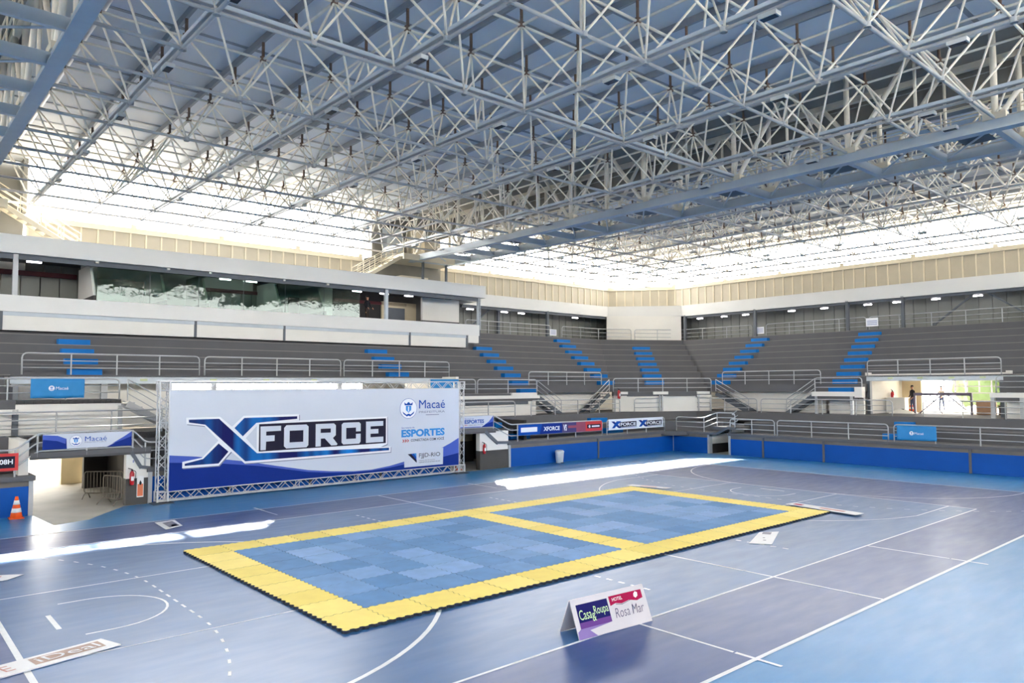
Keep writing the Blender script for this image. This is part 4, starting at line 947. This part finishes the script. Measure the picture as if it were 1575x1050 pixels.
# ---- banners tied to rails
SKY = M('sky blue cloth', (36, 134, 198), rough=0.6, var=0.07, scale=2.2)
def cloth(name, label, p, q, z0, z1, mat, amp=.015, n=26):
    """hanging vinyl between p and q (plan), gently wavy, facing the hall"""
    p, q = Vector(p + (0,)), Vector(q + (0,)); d = q - p; nn = Vector((d.y, -d.x, 0)).normalized(); V = []; F = []
    e = empty(name, (p.x, p.y, z0), label, 'banner')
    rows = 6
    for r in range(rows + 1):
        for i in range(n + 1):
            t = i / n; o = amp * (math.sin(t * 17 + r * .9) + .6 * math.sin(t * 31 - r * 1.3)) * (r / rows * .3 + .7 * (1 - r / rows))
            v = p + d * t + nn * o; V.append((v.x, v.y, z0 + (z1 - z0) * r / rows + (amp * .6 * math.sin(t * 9) if r == 0 else 0)))
    for r in range(rows):
        for i in range(n): a = r * (n + 1) + i; F.append((a, a + 1, a + n + 2, a + n + 1))
    o = mesh_obj('sheet', V, F, mat, e, smooth=True); sm = o.modifiers.new('thick', 'SOLIDIFY'); sm.thickness = 0.004
    return e, d.normalized(), nn
def macae(e, o, ex, w, mat=INKW, crest=True):
    """crest and town name on a cloth; o lower-left corner of the logo"""
    o = Vector(o); h = w * .24
    emblem(h * .6, h * .55, h * .62, o, ex, (0, 0, 1), e, 0.002, ring=mat)
    text('lettering', mat, 'Macaé', o + Vector(ex) * (h * 1.45) + Vector((0, 0, h * .2)), ex, (0, 0, 1), w - h * 1.6, h * .72, e)
e, d, n = cloth('rail_banner', 'sky-blue cloth with white crest on the balcony rail above the court tunnel', (-1.51, L2 + .06), (.38, L2 + .06), 4.04, 4.82, SKY); macae(e, (-.9, L2 + .025, 4.34), EX, .72)
e, d, n = cloth('rail_banner', 'sky-blue cloth with white crest on the end court-side rail', (RX - .03, 4.2), (RX - .03, 2.25), 1.5, 2.27, SKY); macae(e, (RX - .065, 3.55, 1.78), (0, -1, 0), .72)
e, d, n = cloth('rail_banner', 'strip of sky-blue cloth peeping over the top corner of the big banner', (17.7, L2 + .06), (19.7, L2 + .06), 4.05, 4.84, SKY)
def strip(label, x0, x1, z0, z1, mat, y=LY - .07):
    e = empty('rail_banner', (x0, y, z0), label, 'banner'); plate('sheet', mat, [(x0, z0), (x1, z0), (x1, z1), (x0, z1)], (0, y, 0), EX, EZ, .004, e)
    def pp(nm, m, poly, l=1, holes=()): return plate(nm, m, poly, (0, y - .003 - l * .003, 0), EX, EZ, .002, e, holes)
    def tt(m, s, x, z, w, h, b=.02, l=3, sh=0): return text('lettering', m, s, (x, y - .003 - l * .003, z), EX, EZ, w, h, e, t=.003, bold=b, shear=sh)
    return e, pp, tt
e, pp, tt = strip('white and navy strip with crest on the rail over the court tunnel', -1.66, 1.24, 2.26, 2.8, BN_W)
pp('navy_wave', BN_N, [(-1.66, 2.26), (-.9, 2.26), (-.92, 2.62), (-1.25, 2.74), (-1.66, 2.78)]); pp('light_wave', BN_L, [(-1.66, 2.62), (-1.2, 2.55), (-.95, 2.44), (-.93, 2.62), (-1.2, 2.74), (-1.66, 2.78)], 2)
pp('navy_wave', BN_N, [(.4, 2.26), (1.24, 2.26), (1.24, 2.8), (.9, 2.52)]); pp('light_wave', BN_L, [(.55, 2.36), (.95, 2.5), (1.24, 2.62), (1.24, 2.8), (.95, 2.6)], 2)
emblem(-.62, 2.53, .2, (0, LY - .08, 0), EX, EZ, e, .004); tt(INK_B, 'Macaé', -.33, 2.5, .72, .17, 0); tt(SH, 'PREFEITURA', -.33, 2.44, .72, .04, 0)
e, pp, tt = strip('navy and red edged strip ending in 08H at the picture edge', -8.0, -2.36, 1.6, 2.2, INK_R)
pp('dark_field', INK_D, [(-7.9, 1.7), (-2.46, 1.7), (-2.46, 2.1), (-7.9, 2.1)]); tt(INKW, '| 08H', -3.02, 1.78, .5, .22, .03)
e, pp, tt = strip('white and blue ESPORTES strip on the rail beside the big banner', 16.6, 19.15, 2.27, 2.86, BN_W)
pp('navy_wave', BN_N, [(18.3, 2.27), (19.15, 2.27), (19.15, 2.86), (18.8, 2.5)]); pp('light_wave', BN_L, [(18.55, 2.4), (19.15, 2.55), (19.15, 2.86), (18.85, 2.56)], 2); pp('violet_hem', BN_L, [(16.6, 2.27), (18.3, 2.27), (18.3, 2.31), (16.6, 2.31)])
tt(INK_B, 'ESPORTES', 17.2, 2.48, 1.3, .2, .03); tt(INK_B, 'Secretaria de', 17.2, 2.71, .6, .06, 0); tt(INK_R, '>>>', 17.2, 2.37, .2, .07)
tt(INK_D, 'CONECTADA COM VOCÊ', 17.45, 2.37, 1.0, .07, 0)
e, pp, tt = strip('blue to red XFORCE fight strip on the court-side rail', 20.97, 27.88, 1.7, 2.28, INK_B)
PURP = M('violet ink', (64, 54, 110), rough=.4, var=.05); MAUV = M('mauve ink', (150, 70, 92), rough=.4, var=.06)
pp('dark_field', BN_N, [(22.6, 1.7), (24.4, 1.7), (24.4, 2.28), (22.8, 2.28)]); pp('violet_field', PURP, [(24.4, 1.7), (25.6, 1.7), (25.6, 2.28), (24.4, 2.28)]); pp('mauve_field', MAUV, [(25.6, 1.7), (26.4, 1.7), (26.4, 2.28), (25.6, 2.28)]); pp('red_field', INK_R, [(26.4, 1.7), (27.88, 1.7), (27.88, 2.28), (26.4, 2.28)])
pp('white_tag', INKW, [(21.15, 1.86), (22.4, 1.86), (22.4, 2.12), (21.15, 2.12)], 2); tt(INKW, 'XFORCE', 22.9, 1.87, 1.3, .24, .03, 4); tt(INKW, 'VS', 24.5, 1.8, .28, .38, .04, 4); pp('pale_line', MAUV, [(24.9, 1.95), (26.35, 1.95), (26.35, 2.1), (24.9, 2.1)], 2); pp('dark_tag', INK_D, [(26.55, 1.87), (27.75, 1.87), (27.75, 2.1), (26.55, 2.1)], 2); pp('white_dot', INKW, circ(26.75, 1.98, .09, 14), 3); pp('white_bar', INKW, [(26.95, 1.93), (27.65, 1.93), (27.65, 2.03), (26.95, 2.03)], 3)
e, pp, tt = strip('white strip printed XFORCE twice on the corner rail', 28.5, 33.98, 1.68, 2.34, INKW)
for x in (28.75, 31.4):
    pp('letter_x', BN_N, [(x, 2.2), (x + .28, 2.2), (x + .95, 1.78), (x + .65, 1.78)], 1); pp('letter_x', INK_B, [(x + .5, 2.2), (x + .95, 2.2), (x + .3, 1.78), (x + .05, 1.78)], 2); pp('word_box', INK_D, [(x + .8, 2.14), (x + 2.45, 2.16), (x + 2.45, 1.84), (x + .8, 1.82)], 1); pp('foot_bar', BN_N, [(x + .7, 1.8), (x + 2.5, 1.8), (x + 2.5, 1.77), (x + .7, 1.76)], 2); tt(INKW, 'FORCE', x + .88, 1.89, 1.5, .2, .03, 3)
# white notices on the concourse rail
NOT = M('notice print', (150, 156, 196), rough=.6)
def notice(label, p, ex, w=.75, h=.5):
    e = empty('notice_board', p, label, 'notice'); ex = Vector(ex); p = Vector(p); plate('board', INKW, [(0, 0), (w, 0), (w, h), (0, h)], p, ex, EZ, .01, e)
    nn = ex.cross(Vector(EZ)); 
    for k in range(3): plate('print_line', NOT, [(.08, .12 + k * .12), (w - .08, .12 + k * .12), (w - .08, .17 + k * .12), (.08, .17 + k * .12)], p + nn * .012, ex, EZ, .002, e)
notice('white notice on the concourse rail above the fourth blue aisle', (34.75, 30.25, 8.45), EX); notice('white notice on the concourse rail above the sixth blue aisle', (47.2, 19.5, 8.5), (0, -1, 0), .8, .55); notice('white notice on the concourse rail above the last blue aisle', (47.2, 10.75, 8.55), (0, -1, 0), .85, .6)

# ---- small things
ORANGE = M('cone orange', (236, 92, 30), rough=.5); CWHITE = M('cone white band', (240, 240, 238), rough=.5)
def lathe(name, mat, prof, loc, par, n=20):
    V = []; F = []
    for r, z in prof:
        for k in range(n): t = 2 * math.pi * k / n; V.append((loc[0] + r * math.cos(t), loc[1] + r * math.sin(t), loc[2] + z))
    for i in range(len(prof) - 1):
        for k in range(n): F.append((i * n + k, i * n + (k + 1) % n, (i + 1) * n + (k + 1) % n, (i + 1) * n + k))
    F += [tuple(range(n))[::-1], tuple(range((len(prof) - 1) * n, len(prof) * n))]
    return mesh_obj(name, V, F, mat, par, smooth=True)
def cone(label, x, y, z=0.0, s=1.0):
    e = empty('traffic_cone', (x, y, z), label, 'cone'); H = .75 * s; R0, R1 = .19 * s, .045 * s
    prism('base', ORANGE, [(x - .21 * s, y - .21 * s), (x + .21 * s, y - .21 * s), (x + .21 * s, y + .21 * s), (x - .21 * s, y + .21 * s)], z + .005, z + .045 * s, e)
    f = lambda t: (R0 + (R1 - R0) * t, .04 * s + (H - .04 * s) * t)
    bd = lathe('body', ORANGE, [f(0), f(.25), f(.251), f(1)], (x, y, z), e)
    for a, b in ((.25, .45), (.62, .82)):
        r0, z0 = f(a); r1, z1 = f(b); under(lathe('white_band', CWHITE, [(r0 + .003, z0), (r1 + .003, z1)], (x, y, z), None), bd)
    return e
cone('orange and white traffic cone against the blue wall by the court tunnel', -2.42, 18.32)
cone('orange and white traffic cone in the tunnel beside the big banner', 17.55, 19.7, 0.0, .95)
cone('orange and white traffic cone beside the standing person in the end gateway', 45.6, 7.3, WZ)
# plastic bin
BIN = M('white plastic', (232, 232, 230), rough=.4)
e = empty('waste_bin', (23.9, 18.4, 0), 'white plastic waste bin against the blue wall', 'bin')
lathe('body', BIN, [(.2, .01), (.25, .6), (.255, .62)], (23.9, 18.4, 0), e, 24); lathe('lid', BIN, [(.27, .62), (.27, .68), (.2, .74), (.02, .76)], (23.9, 18.4, 0), e, 24); box('pedal', STEEL_D, (23.82, 18.12, .02), (23.98, 18.22, .05), e)
RED = M('extinguisher red', (190, 22, 34), rough=.3)
def extinguisher(label, x, y, z, s=1.0, d=(0, -1)):
    e = empty('fire_extinguisher', (x, y, z), label, 'extinguisher')
    lathe('cylinder', RED, [(.07 * s, 0), (.08 * s, .03 * s), (.08 * s, .42 * s), (.05 * s, .5 * s), (.025 * s, .52 * s)], (x, y, z), e, 16); rod('valve', BLACK, (x, y, z + .52 * s), (x, y, z + .58 * s), .03 * s, e); beam('handle', BLACK, (x, y, z + .58 * s), (x - .14 * s, y, z + .63 * s), .02, .03, e); tube('hose', BLACK, fillet([(x, y, z + .55 * s), (x + .13 * s, y + d[1] * .03, z + .5 * s), (x + .1 * s, y + d[1] * .06, z + .12 * s)], .1), .012, e, 6)
    box('label_band', CWHITE, (x - .05 * s, y - .083 * s, z + .16 * s), (x + .05 * s, y - .078 * s, z + .32 * s), e)
extinguisher('red fire extinguisher on the pier of the court tunnel', 1.28, LY - .11, .78); extinguisher('red fire extinguisher on the pier beside the big banner', 18.5, LY - .11, .85)
extinguisher('red fire extinguisher on the corner column above the walkway', 33.35, 21.95, 3.5, 1.2); extinguisher('red fire extinguisher inside the end gateway', 44.5, 8.05, 3.3, 1.3)
e = empty('wall_poster', (1.48, LY - .02, .28), 'orange and white safety poster on the tunnel pier', 'poster')
plate('sheet', CWHITE, [(1.48, .28), (1.72, .28), (1.72, 1.08), (1.48, 1.08)], (0, LY - .02, 0), EX, EZ, .006, e); plate('orange_field', M('poster orange', (232, 128, 88), rough=.6), [(1.5, .32), (1.70, .32), (1.70, .78), (1.5, .78)], (0, LY - .027, 0), EX, EZ, .002, e); plate('flame', BLACK, [(1.57, .74), (1.63, .74), (1.65, .82), (1.6, .92), (1.56, .82)], (0, LY - .03, 0), EX, EZ, .002, e)
e = empty('wall_sign', (1.3, LY - .01, 1.55), 'tiny white sign above the extinguisher on the tunnel pier', 'sign'); plate('sheet', CWHITE, [(1.31, 1.55), (1.38, 1.55), (1.38, 1.8), (1.31, 1.8)], (0, LY, 0), EX, EZ, .006, e); plate('print', NOT, [(1.32, 1.6), (1.37, 1.6), (1.37, 1.7), (1.32, 1.7)], (0, LY - .007, 0), EX, EZ, .002, e)
# crowd barriers
BARS = M('barrier galvanised', (142, 134, 122), rough=.4, metal=.5)
def barrier(label, p, q, h=1.08):
    p, q = Vector(p), Vector(q); e = empty('crowd_barrier', p, label, 'barrier'); d = (q - p); U = Vector((0, 0, 1)); n = Vector((-d.y, d.x, 0)).normalized()
    loop = fillet([p + d * .5 + U * h, q + U * h, q + U * .22, p + U * .22, p + U * h, p + d * .5 + U * h], .14)
    tube('frame', BARS, loop, .022, e); k = max(6, int(d.length / .13))
    for i in range(1, k): rod('spindle', BARS, p + d * (i / k) + U * .22, p + d * (i / k) + U * h, .008, e, 6)
    for t in (.06, .94):
        b = p + d * t; tube('foot', BARS, fillet([b + n * .3, b + n * .12 + U * .22, b - n * .12 + U * .22, b - n * .3], .12), .016, e)
barrier('galvanised crowd barrier standing further inside the court tunnel', (.35, 21.9, 0), (1.55, 20.9, 0)); barrier('galvanised crowd barrier nearer the blue floor in the court tunnel', (.62, 20.0, 0), (1.02, 19.0, 0))

# ---- folded A-shaped sign on the court
PAPER = M('white board', (204, 200, 206), spec=.2, rough=.5, var=.03)
a0, a1, bl = Vector((2.97, -2.98, .008)), Vector((4.81, -3.14, .008)), Vector((.1, .56, 0))
ex = (a1 - a0).normalized(); ri = bl * .5 + Vector((0, 0, .62)); W_ = (a1 - a0).length; fe = ri.normalized(); Hs = ri.length
e = empty('tent_sign', a0, 'folded white tent sign with Casa and Roupa and Hotel Rosa Mar adverts on the court', 'sign')
def panel(n_, m_, base, ex_, ey_, w, h, t, par): return plate(n_, m_, [(0, 0), (w, 0), (w, h), (0, h)], base, ex_, ey_, t, par)
panel('front_board', PAPER, a0, ex, fe, W_, Hs, .012, e)
be = (ri - bl).normalized(); panel('back_board', PAPER, a1 + bl, -ex, be, W_, Hs, .012, e)
plate('slot', BLACK, [(1.70, .06), (1.78, .06), (1.78, .085), (1.70, .085)], a1 + bl - ex.cross(be) * .002, -ex, be, .016, e)
nrm = ex.cross(fe).normalized()
def ap(n_, m_, poly, l): return plate(n_, m_, poly, a0 + nrm * (.012 + l * .002), ex, fe, .0015, e)
def at_(m_, s, x, y, w, h, l=3, bold=.0, shear=0): return text('lettering', m_, s, a0 + nrm * (.012 + l * .002), ex, fe, w, h, e, t=.002, bold=bold, shear=shear)
NAVY = M('deep navy print', (18, 18, 92), spec=.08, rough=.5, var=.04); VIOL = M('violet print', (104, 62, 138), spec=.1, rough=.5, var=.06); LILAC = M('lilac print', (136, 116, 176), spec=.1, rough=.5); CRIM = M('crimson print', (168, 10, 72), spec=.08, rough=.5); LIME = M('pale green print', (190, 224, 168), rough=.4); INKP = M('violet pen ink', (58, 50, 96), rough=.5)
def at2(m_, s, x, y, w, h, l=3, bold=0., shear=0.): return text('lettering', m_, s, a0 + ex * x + fe * y + nrm * (.012 + l * .002), ex, fe, w, h, e, t=.002, bold=bold, shear=shear)
ap('navy_field', NAVY, [(.1, .27), (.86, .27), (.86, .58), (.1, .58)], 1); ap('violet_field', VIOL, [(.1, .17), (.86, .17), (.86, .27), (.1, .27)], 1); ap('lilac_field', LILAC, [(0.0, 0), (.45, 0), (.3, .12), (.86, .17), (.1, .17), (.02, .13)], 1)
ap('crimson_field', CRIM, [(.91, .43), (1.05, .46), (1.2, .43), (1.4, .46), (1.6, .42), (1.76, .45), (1.76, .6), (.91, .6)], 1)
at2(LIME, 'Casa', .13, .31, .29, .17, 2, .0); at2(LIME, '&', .42, .25, .09, .14, 2, .0); at2(LIME, 'Roupa', .49, .31, .35, .19, 2, .0);
at2(INKW, 'HOTEL', .98, .50, .26, .06, 2, .0); at2(INKP, 'Rosa Mar', .98, .2, .74, .17, 2, -.01, .15)
ap('leaf_logo', INKW, [(1.58, .47), (1.64, .50), (1.65, .56), (1.6, .585), (1.55, .55), (1.54, .5)], 2); ap('wave_line', INKP, [(1.05, .435), (1.2, .41), (1.45, .455), (1.45, .462), (1.2, .42), (1.05, .445)], 2)

# ---- sheets and boards lying on the court
VINYL = M('white vinyl board', (232, 232, 234), rough=.45, var=.03)
def sheet(label, poly, z=.012, t=.006, prints=(), cat='sign', name='floor_sign', lift=None):
    e = empty(name, (poly[0][0], poly[0][1], z), label, cat); n = len(poly)
    zz = lift or [0] * n
    V = [(x, y, z + d) for (x, y), d in zip(poly, zz)] + [(x, y, z + t + d) for (x, y), d in zip(poly, zz)]
    o = mesh_obj('sheet', V, [tuple(range(n))[::-1], tuple(range(n, 2 * n))] + [(i, (i + 1) % n, n + (i + 1) % n, n + i) for i in range(n)], VINYL, e)
    bm = bmesh.new(); bm.from_mesh(o.data); bmesh.ops.recalc_face_normals(bm, faces=bm.faces); bm.to_mesh(o.data); bm.free()
    a, b, d = Vector(poly[0]), Vector(poly[1]) - Vector(poly[0]), Vector(poly[3]) - Vector(poly[0])
    for nm, m_, pl in prints:
        P_ = [a + b * u + d * v for u, v in pl]; mesh_obj(nm, [(p.x, p.y, z + t + .002) for p in P_], [tuple(range(len(P_)))], m_, e)
    return e
GREYINK = M('grey print', (136, 136, 152), rough=.5, var=.2, scale=9); PALER = M('faded red print', (206, 150, 140), rough=.5); BRN = M('faded brown print', (178, 150, 136), rough=.5)
R_ = lambda u0, v0, u1, v1: [(u0, v0), (u1, v0), (u1, v1), (u0, v1)]
sheet('white printed sheet lying beside the long edge of the mats', [(12.65, -1.19), (14.5, -.38), (13.95, -.04), (12.33, -.67)], prints=[('picture', GREYINK, R_(.72, .3, .9, .7)), ('picture', GREYINK, R_(.42, .46, .47, .56)), ('picture', GREYINK, R_(.25, .35, .3, .48))])
sheet('white advert board lying across the far end corner of the mats', [(18.75, -.82), (19.3, -.86), (19.75, 1.9), (19.2, 1.95)], z=.07, prints=[('print', PALER, R_(.3, .2, .7, .55)), ('print', CRIM, R_(.3, .8, .7, .93))])
sheet('narrow white advert board lying behind the far corner of the mats', [(19.1, 9.45), (19.55, 9.45), (19.95, 7.6), (19.5, 7.6)], z=.03, prints=[('print', PALER, R_(.3, .3, .7, .7))])
e = sheet('long faded sponsor board lying at the picture edge', [(-6.9, 1.35), (-3.08, 2.17), (-3.27, 2.72), (-7.0, 1.95)], t=.02, prints=[('brown_frame', BRN, R_(.67, .2, .95, .8))])
text('lettering', INKW, 'iDeal', (-4.28, 2.08, .042), Vector((3.82, .82, 0)), Vector((-.2, .57, 0)), .95, .26, e, t=.002); text('lettering', PALER, 'UNITE', (-5.6, 1.78, .036), Vector((3.82, .82, 0)), Vector((-.2, .57, 0)), 1.0, .3, e, t=.002)
sheet('small faded board at the picture edge on the court', [(-4.6, 8.75), (-3.9, 8.72), (-3.5, 9.1), (-4.3, 9.6)], prints=[('print', PALER, R_(.15, .3, .7, .6))])
sheet('white poster with a grey picture lying near the far sideline', [(.76, 12.7), (1.36, 13.0), (1.5, 14.25), (.85, 14.2)], prints=[('picture', GREYINK, R_(.3, .1, .9, .75)), ('picture', BN_N, R_(.5, .15, .85, .35))])

# ---- people
SKIN = M('skin', (168, 118, 92), rough=.5); HAIR = M('dark hair', (30, 24, 22), rough=.6)
def person(label, loc, rot, shirt, legs, pose=0.0, h=1.72):
    """one skinned figure, coloured by zone: shoes, trousers, shirt, skin"""
    s = h / 1.75; me = bpy.data.meshes.new('person')
    J = {'pel': (0, 0, .95), 'wai': (0, .01, 1.08), 'che': (0, 0, 1.32), 'nec': (0, .01, 1.48), 'nk2': (0, -.01, 1.55), 'hd1': (0, -.02, 1.62), 'hd2': (0, -.015, 1.70)}
    R_J = {'pel': .135, 'wai': .125, 'che': .145, 'nec': .07, 'nk2': .055, 'hd1': .085, 'hd2': .085}
    E_ = [('pel', 'wai'), ('wai', 'che'), ('che', 'nec'), ('nec', 'nk2'), ('nk2', 'hd1'), ('hd1', 'hd2')]
    for sd, q in ((-1, 'l'), (1, 'r')):
        st = .06 * sd * pose
        J.update({'hip' + q: (.09 * sd, 0, .88), 'kne' + q: (.10 * sd, -.02 + st, .5), 'ank' + q: (.10 * sd, .03 + st * 2, .09), 'toe' + q: (.11 * sd, -.14 + st * 2, .04), 'sho' + q: (.17 * sd, 0, 1.42), 'elb' + q: (.23 * sd, .03 - .1 * pose, 1.13), 'wri' + q: (.2 * sd, -.08 - .22 * pose, .93 + .12 * pose), 'han' + q: (.18 * sd, -.12 - .26 * pose, .86 + .14 * pose)})
        R_J.update({'hip' + q: .095, 'kne' + q: .06, 'ank' + q: .042, 'toe' + q: .036, 'sho' + q: .065, 'elb' + q: .045, 'wri' + q: .032, 'han' + q: .036})
        E_ += [('pel', 'hip' + q), ('hip' + q, 'kne' + q), ('kne' + q, 'ank' + q), ('ank' + q, 'toe' + q), ('che', 'sho' + q), ('sho' + q, 'elb' + q), ('elb' + q, 'wri' + q), ('wri' + q, 'han' + q)]
        for f in range(5):
            fx_ = (f - 2) * .012; tip = 'fin' + q + str(f)
            J[tip] = (.18 * sd + fx_ + (.03 * -sd if f == 0 else 0), J['han' + q][1] - .02 - .01 * f, J['han' + q][2] - (.05 if f == 0 else .085 - abs(f - 2) * .008)); R_J[tip] = .009; E_.append(('han' + q, tip))
    keys = list(J); me.from_pydata([tuple(c * s for c in J[k]) for k in keys], [(keys.index(a), keys.index(b)) for a, b in E_], [])
    o = bpy.data.objects.new('tmp', me); COL.objects.link(o); md = o.modifiers.new('skin', 'SKIN'); md.use_smooth_shade = True
    for i, k in enumerate(keys): sv = me.skin_vertices[0].data[i]; sv.radius = (R_J[k] * s, R_J[k] * s * (.8 if k in ('pel', 'wai', 'che') else 1)); sv.use_root = (k == 'pel')
    o.modifiers.new('sub', 'SUBSURF').levels = 1
    dg = bpy.context.evaluated_depsgraph_get(); m2 = bpy.data.meshes.new_from_object(o.evaluated_get(dg)); bpy.data.objects.remove(o)
    m2.materials.clear()
    for m_ in (legs, shirt, SKIN, BLACK): m2.materials.append(m_)
    for p in m2.polygons:
        c = p.center; z = c.z / s; p.use_smooth = True
        p.material_index = 3 if z < .1 else 2 if (z > 1.5 or (z < 1.0 and abs(c.x / s) > .14 and z > .7 and c.y / s < -.06)) else 1 if (z > .98 or abs(c.x / s) > .155 and z > .8) else 0
    b = bpy.data.objects.new('person', m2); b.location = loc; b.rotation_euler.z = rot; COL.objects.link(b); tag(b, label, 'person')
    # hair cap and face pieces
    cap = []; F = []
    def part(nm, mt, c, rad, sq=(1, 1, 1), cut=None):
        bm = bmesh.new(); bmesh.ops.create_uvsphere(bm, u_segments=12, v_segments=8, radius=rad)
        if cut is not None: bmesh.ops.delete(bm, geom=[v for v in bm.verts if v.co.z < cut or v.co.y < -rad * .72], context='VERTS')
        for v in bm.verts: v.co = Vector((v.co.x * sq[0] + c[0], v.co.y * sq[1] + c[1], v.co.z * sq[2] + c[2]))
        mm = bpy.data.meshes.new(nm); bm.to_mesh(mm); bm.free(); mm.materials.append(mt); k = bpy.data.objects.new(nm, mm); COL.objects.link(k); k.parent = b
        for p in mm.polygons: p.use_smooth = True
    part('hair', HAIR, (0, -.005 * s, 1.69 * s), .102 * s, (1, 1.05, 1.1), -.02)
    part('nose', SKIN, (0, -.115 * s, 1.65 * s), .014 * s, (1, 1.2, 1.5))
    for sd in (-1, 1): part('ear', SKIN, (.088 * sd * s, 0, 1.66 * s), .02 * s, (.5, 1, 1.4)); part('eye', BLACK, (.034 * sd * s, -.096 * s, 1.68 * s), .009 * s)
    part('mouth', MAROON, (0, -.1 * s, 1.605 * s), .014 * s, (1.6, .5, .4))
    return b
NAVYC = M('dark jacket', (28, 28, 36), rough=.8); JEANS = M('blue jeans', (52, 66, 104), rough=.8); DKTR = M('dark trousers', (54, 44, 40), rough=.8); GREYS = M('grey shirt', (168, 160, 160), rough=.8)
person('person in dark jacket and jeans standing in the bright end gateway', (45.0, 7.0, WZ + .03), -2.2, NAVYC, JEANS, .3, 1.72)
person('person in grey shirt and blue shorts walking outside the end gateway', (48.2, 6.35, WZ + .03), -1.7, GREYS, JEANS, 1.0, 1.66)
person('person in dark clothes standing at the glass edge of the press box', (17.0, 28.3, 8.33), 0.2, NAVYC, DKTR, .8, 1.72)

# ---- end gateway contents
WOOD = M('plywood', (190, 150, 116), rough=.6, var=.1)
e = empty('ticket_counter', (44, 7.6, WZ), 'white counter standing inside the end gateway', 'counter'); box('body', WHITE, (43.6, 6.95, WZ + .01), (44.2, 8.1, WZ + .95), e); box('top', FASC, (43.5, 6.9, WZ + .95), (44.3, 8.15, WZ + 1.0), e)
e = empty('ramp_board', (42.5, 6.8, WZ), 'pale board leaning low on the floor of the end gateway', 'board'); mesh_obj('sheet', [(42.2, 7.4, WZ + .02), (42.2, 6.0, WZ + .02), (43.6, 6.2, WZ + .02), (43.6, 7.3, WZ + .3), (42.2, 7.4, WZ + .05), (42.2, 6.0, WZ + .05), (43.6, 6.2, WZ + .05), (43.6, 7.3, WZ + .33)], CUBE_F, FASC, e); box('prop', DARK, (43.5, 7.0, WZ + .01), (43.6, 7.25, WZ + .28), e)
e = empty('steel_trestle', (43, 4.4, WZ), 'grey steel trestle with crossed legs spanning the end gateway', 'trestle'); VIOS = M('grey violet steel', (112, 102, 122), rough=.5)
box('top_beam', VIOS, (43.0, 2.95, WZ + 1.15), (43.2, 6.2, WZ + 1.32), e)
for y in (6.15, 3.0): box('leg', VIOS, (43.03, y - .05, WZ + .01), (43.17, y + .05, WZ + 1.2), e)
beam('cross_leg', VIOS, (43.1, 5.9, WZ + .05), (43.1, 4.6, WZ + 1.2), .05, .07, e); beam('cross_leg', VIOS, (43.1, 5.3, WZ + 1.2), (43.1, 4.6, WZ + .05), .04, .05, e); beam('cross_leg', VIOS, (43.1, 4.3, WZ + 1.2), (43.1, 3.3, WZ + .3), .05, .07, e)
e = empty('gate_frame', (49.0, 4.4, WZ), 'barred steel window frame at the outer side of the end gateway', 'gate')
for i in range(9): rod('bar', VIOS, (49.3, .8 + i * .72, WZ + 1.25), (49.3, .8 + i * .72, 5.1), .035, e, 6)
for z in (1.25, 1.7, 2.1): rod('rail', VIOS, (49.3, .7, WZ + z), (49.3, 6.6, WZ + z), .03, e, 6)
e = empty('wooden_crate', (44.5, 2.6, WZ), 'brown plywood crate by the right column of the end gateway', 'crate'); box('body', WOOD, (44.2, 2.2, WZ + .01), (44.9, 3.1, WZ + .8), e); box('lid', WOOD, (44.15, 2.15, WZ + .8), (44.95, 3.15, WZ + .85), e)
e = empty('storage_box', (44.4, 1.5, WZ), 'dark brown box beside the plywood crate in the end gateway', 'box'); box('body', M('dark brown board', (84, 56, 44), rough=.7), (44.1, 1.0, WZ + .01), (44.8, 1.9, WZ + .55), e); box('lid', WOOD, (44.05, .95, WZ + .55), (44.85, 1.95, WZ + .6), e)
fy('room_wall', LIN, 7.0, 8.2, 46.5, 46.7, 2.5, 5.0)
# trees outside the end gateway
LEAF = M('sunlit leaves', (44, 62, 22), rough=.7, var=.2, scale=3)
def tree(label, x, y, h):
    e = empty('tree', (x, y, 0), label, 'tree', 'trees outside the end gateway'); lathe('trunk', WOOD, [(.25, -.05), (.16, h * .6)], (x, y, 0), e, 10)
    bm = bmesh.new(); bmesh.ops.create_icosphere(bm, subdivisions=3, radius=1)
    for v in bm.verts:
        r = 1 + .22 * math.sin(v.co.x * 5 + x) * math.sin(v.co.y * 6 + y) + random.uniform(-.12, .12); v.co = Vector((v.co.x * r * h * .38 + x, v.co.y * r * h * .38 + y, v.co.z * r * h * .35 + h * .68))
    mm = bpy.data.meshes.new('crown'); bm.to_mesh(mm); bm.free(); mm.materials.append(LEAF); link(bpy.data.objects.new('crown', mm), e)
tree('yellow-green tree behind the person in the end gateway', 62, 7.5, 7.5); tree('yellow-green tree behind the trestle in the end gateway', 66, 1.5, 8.0)
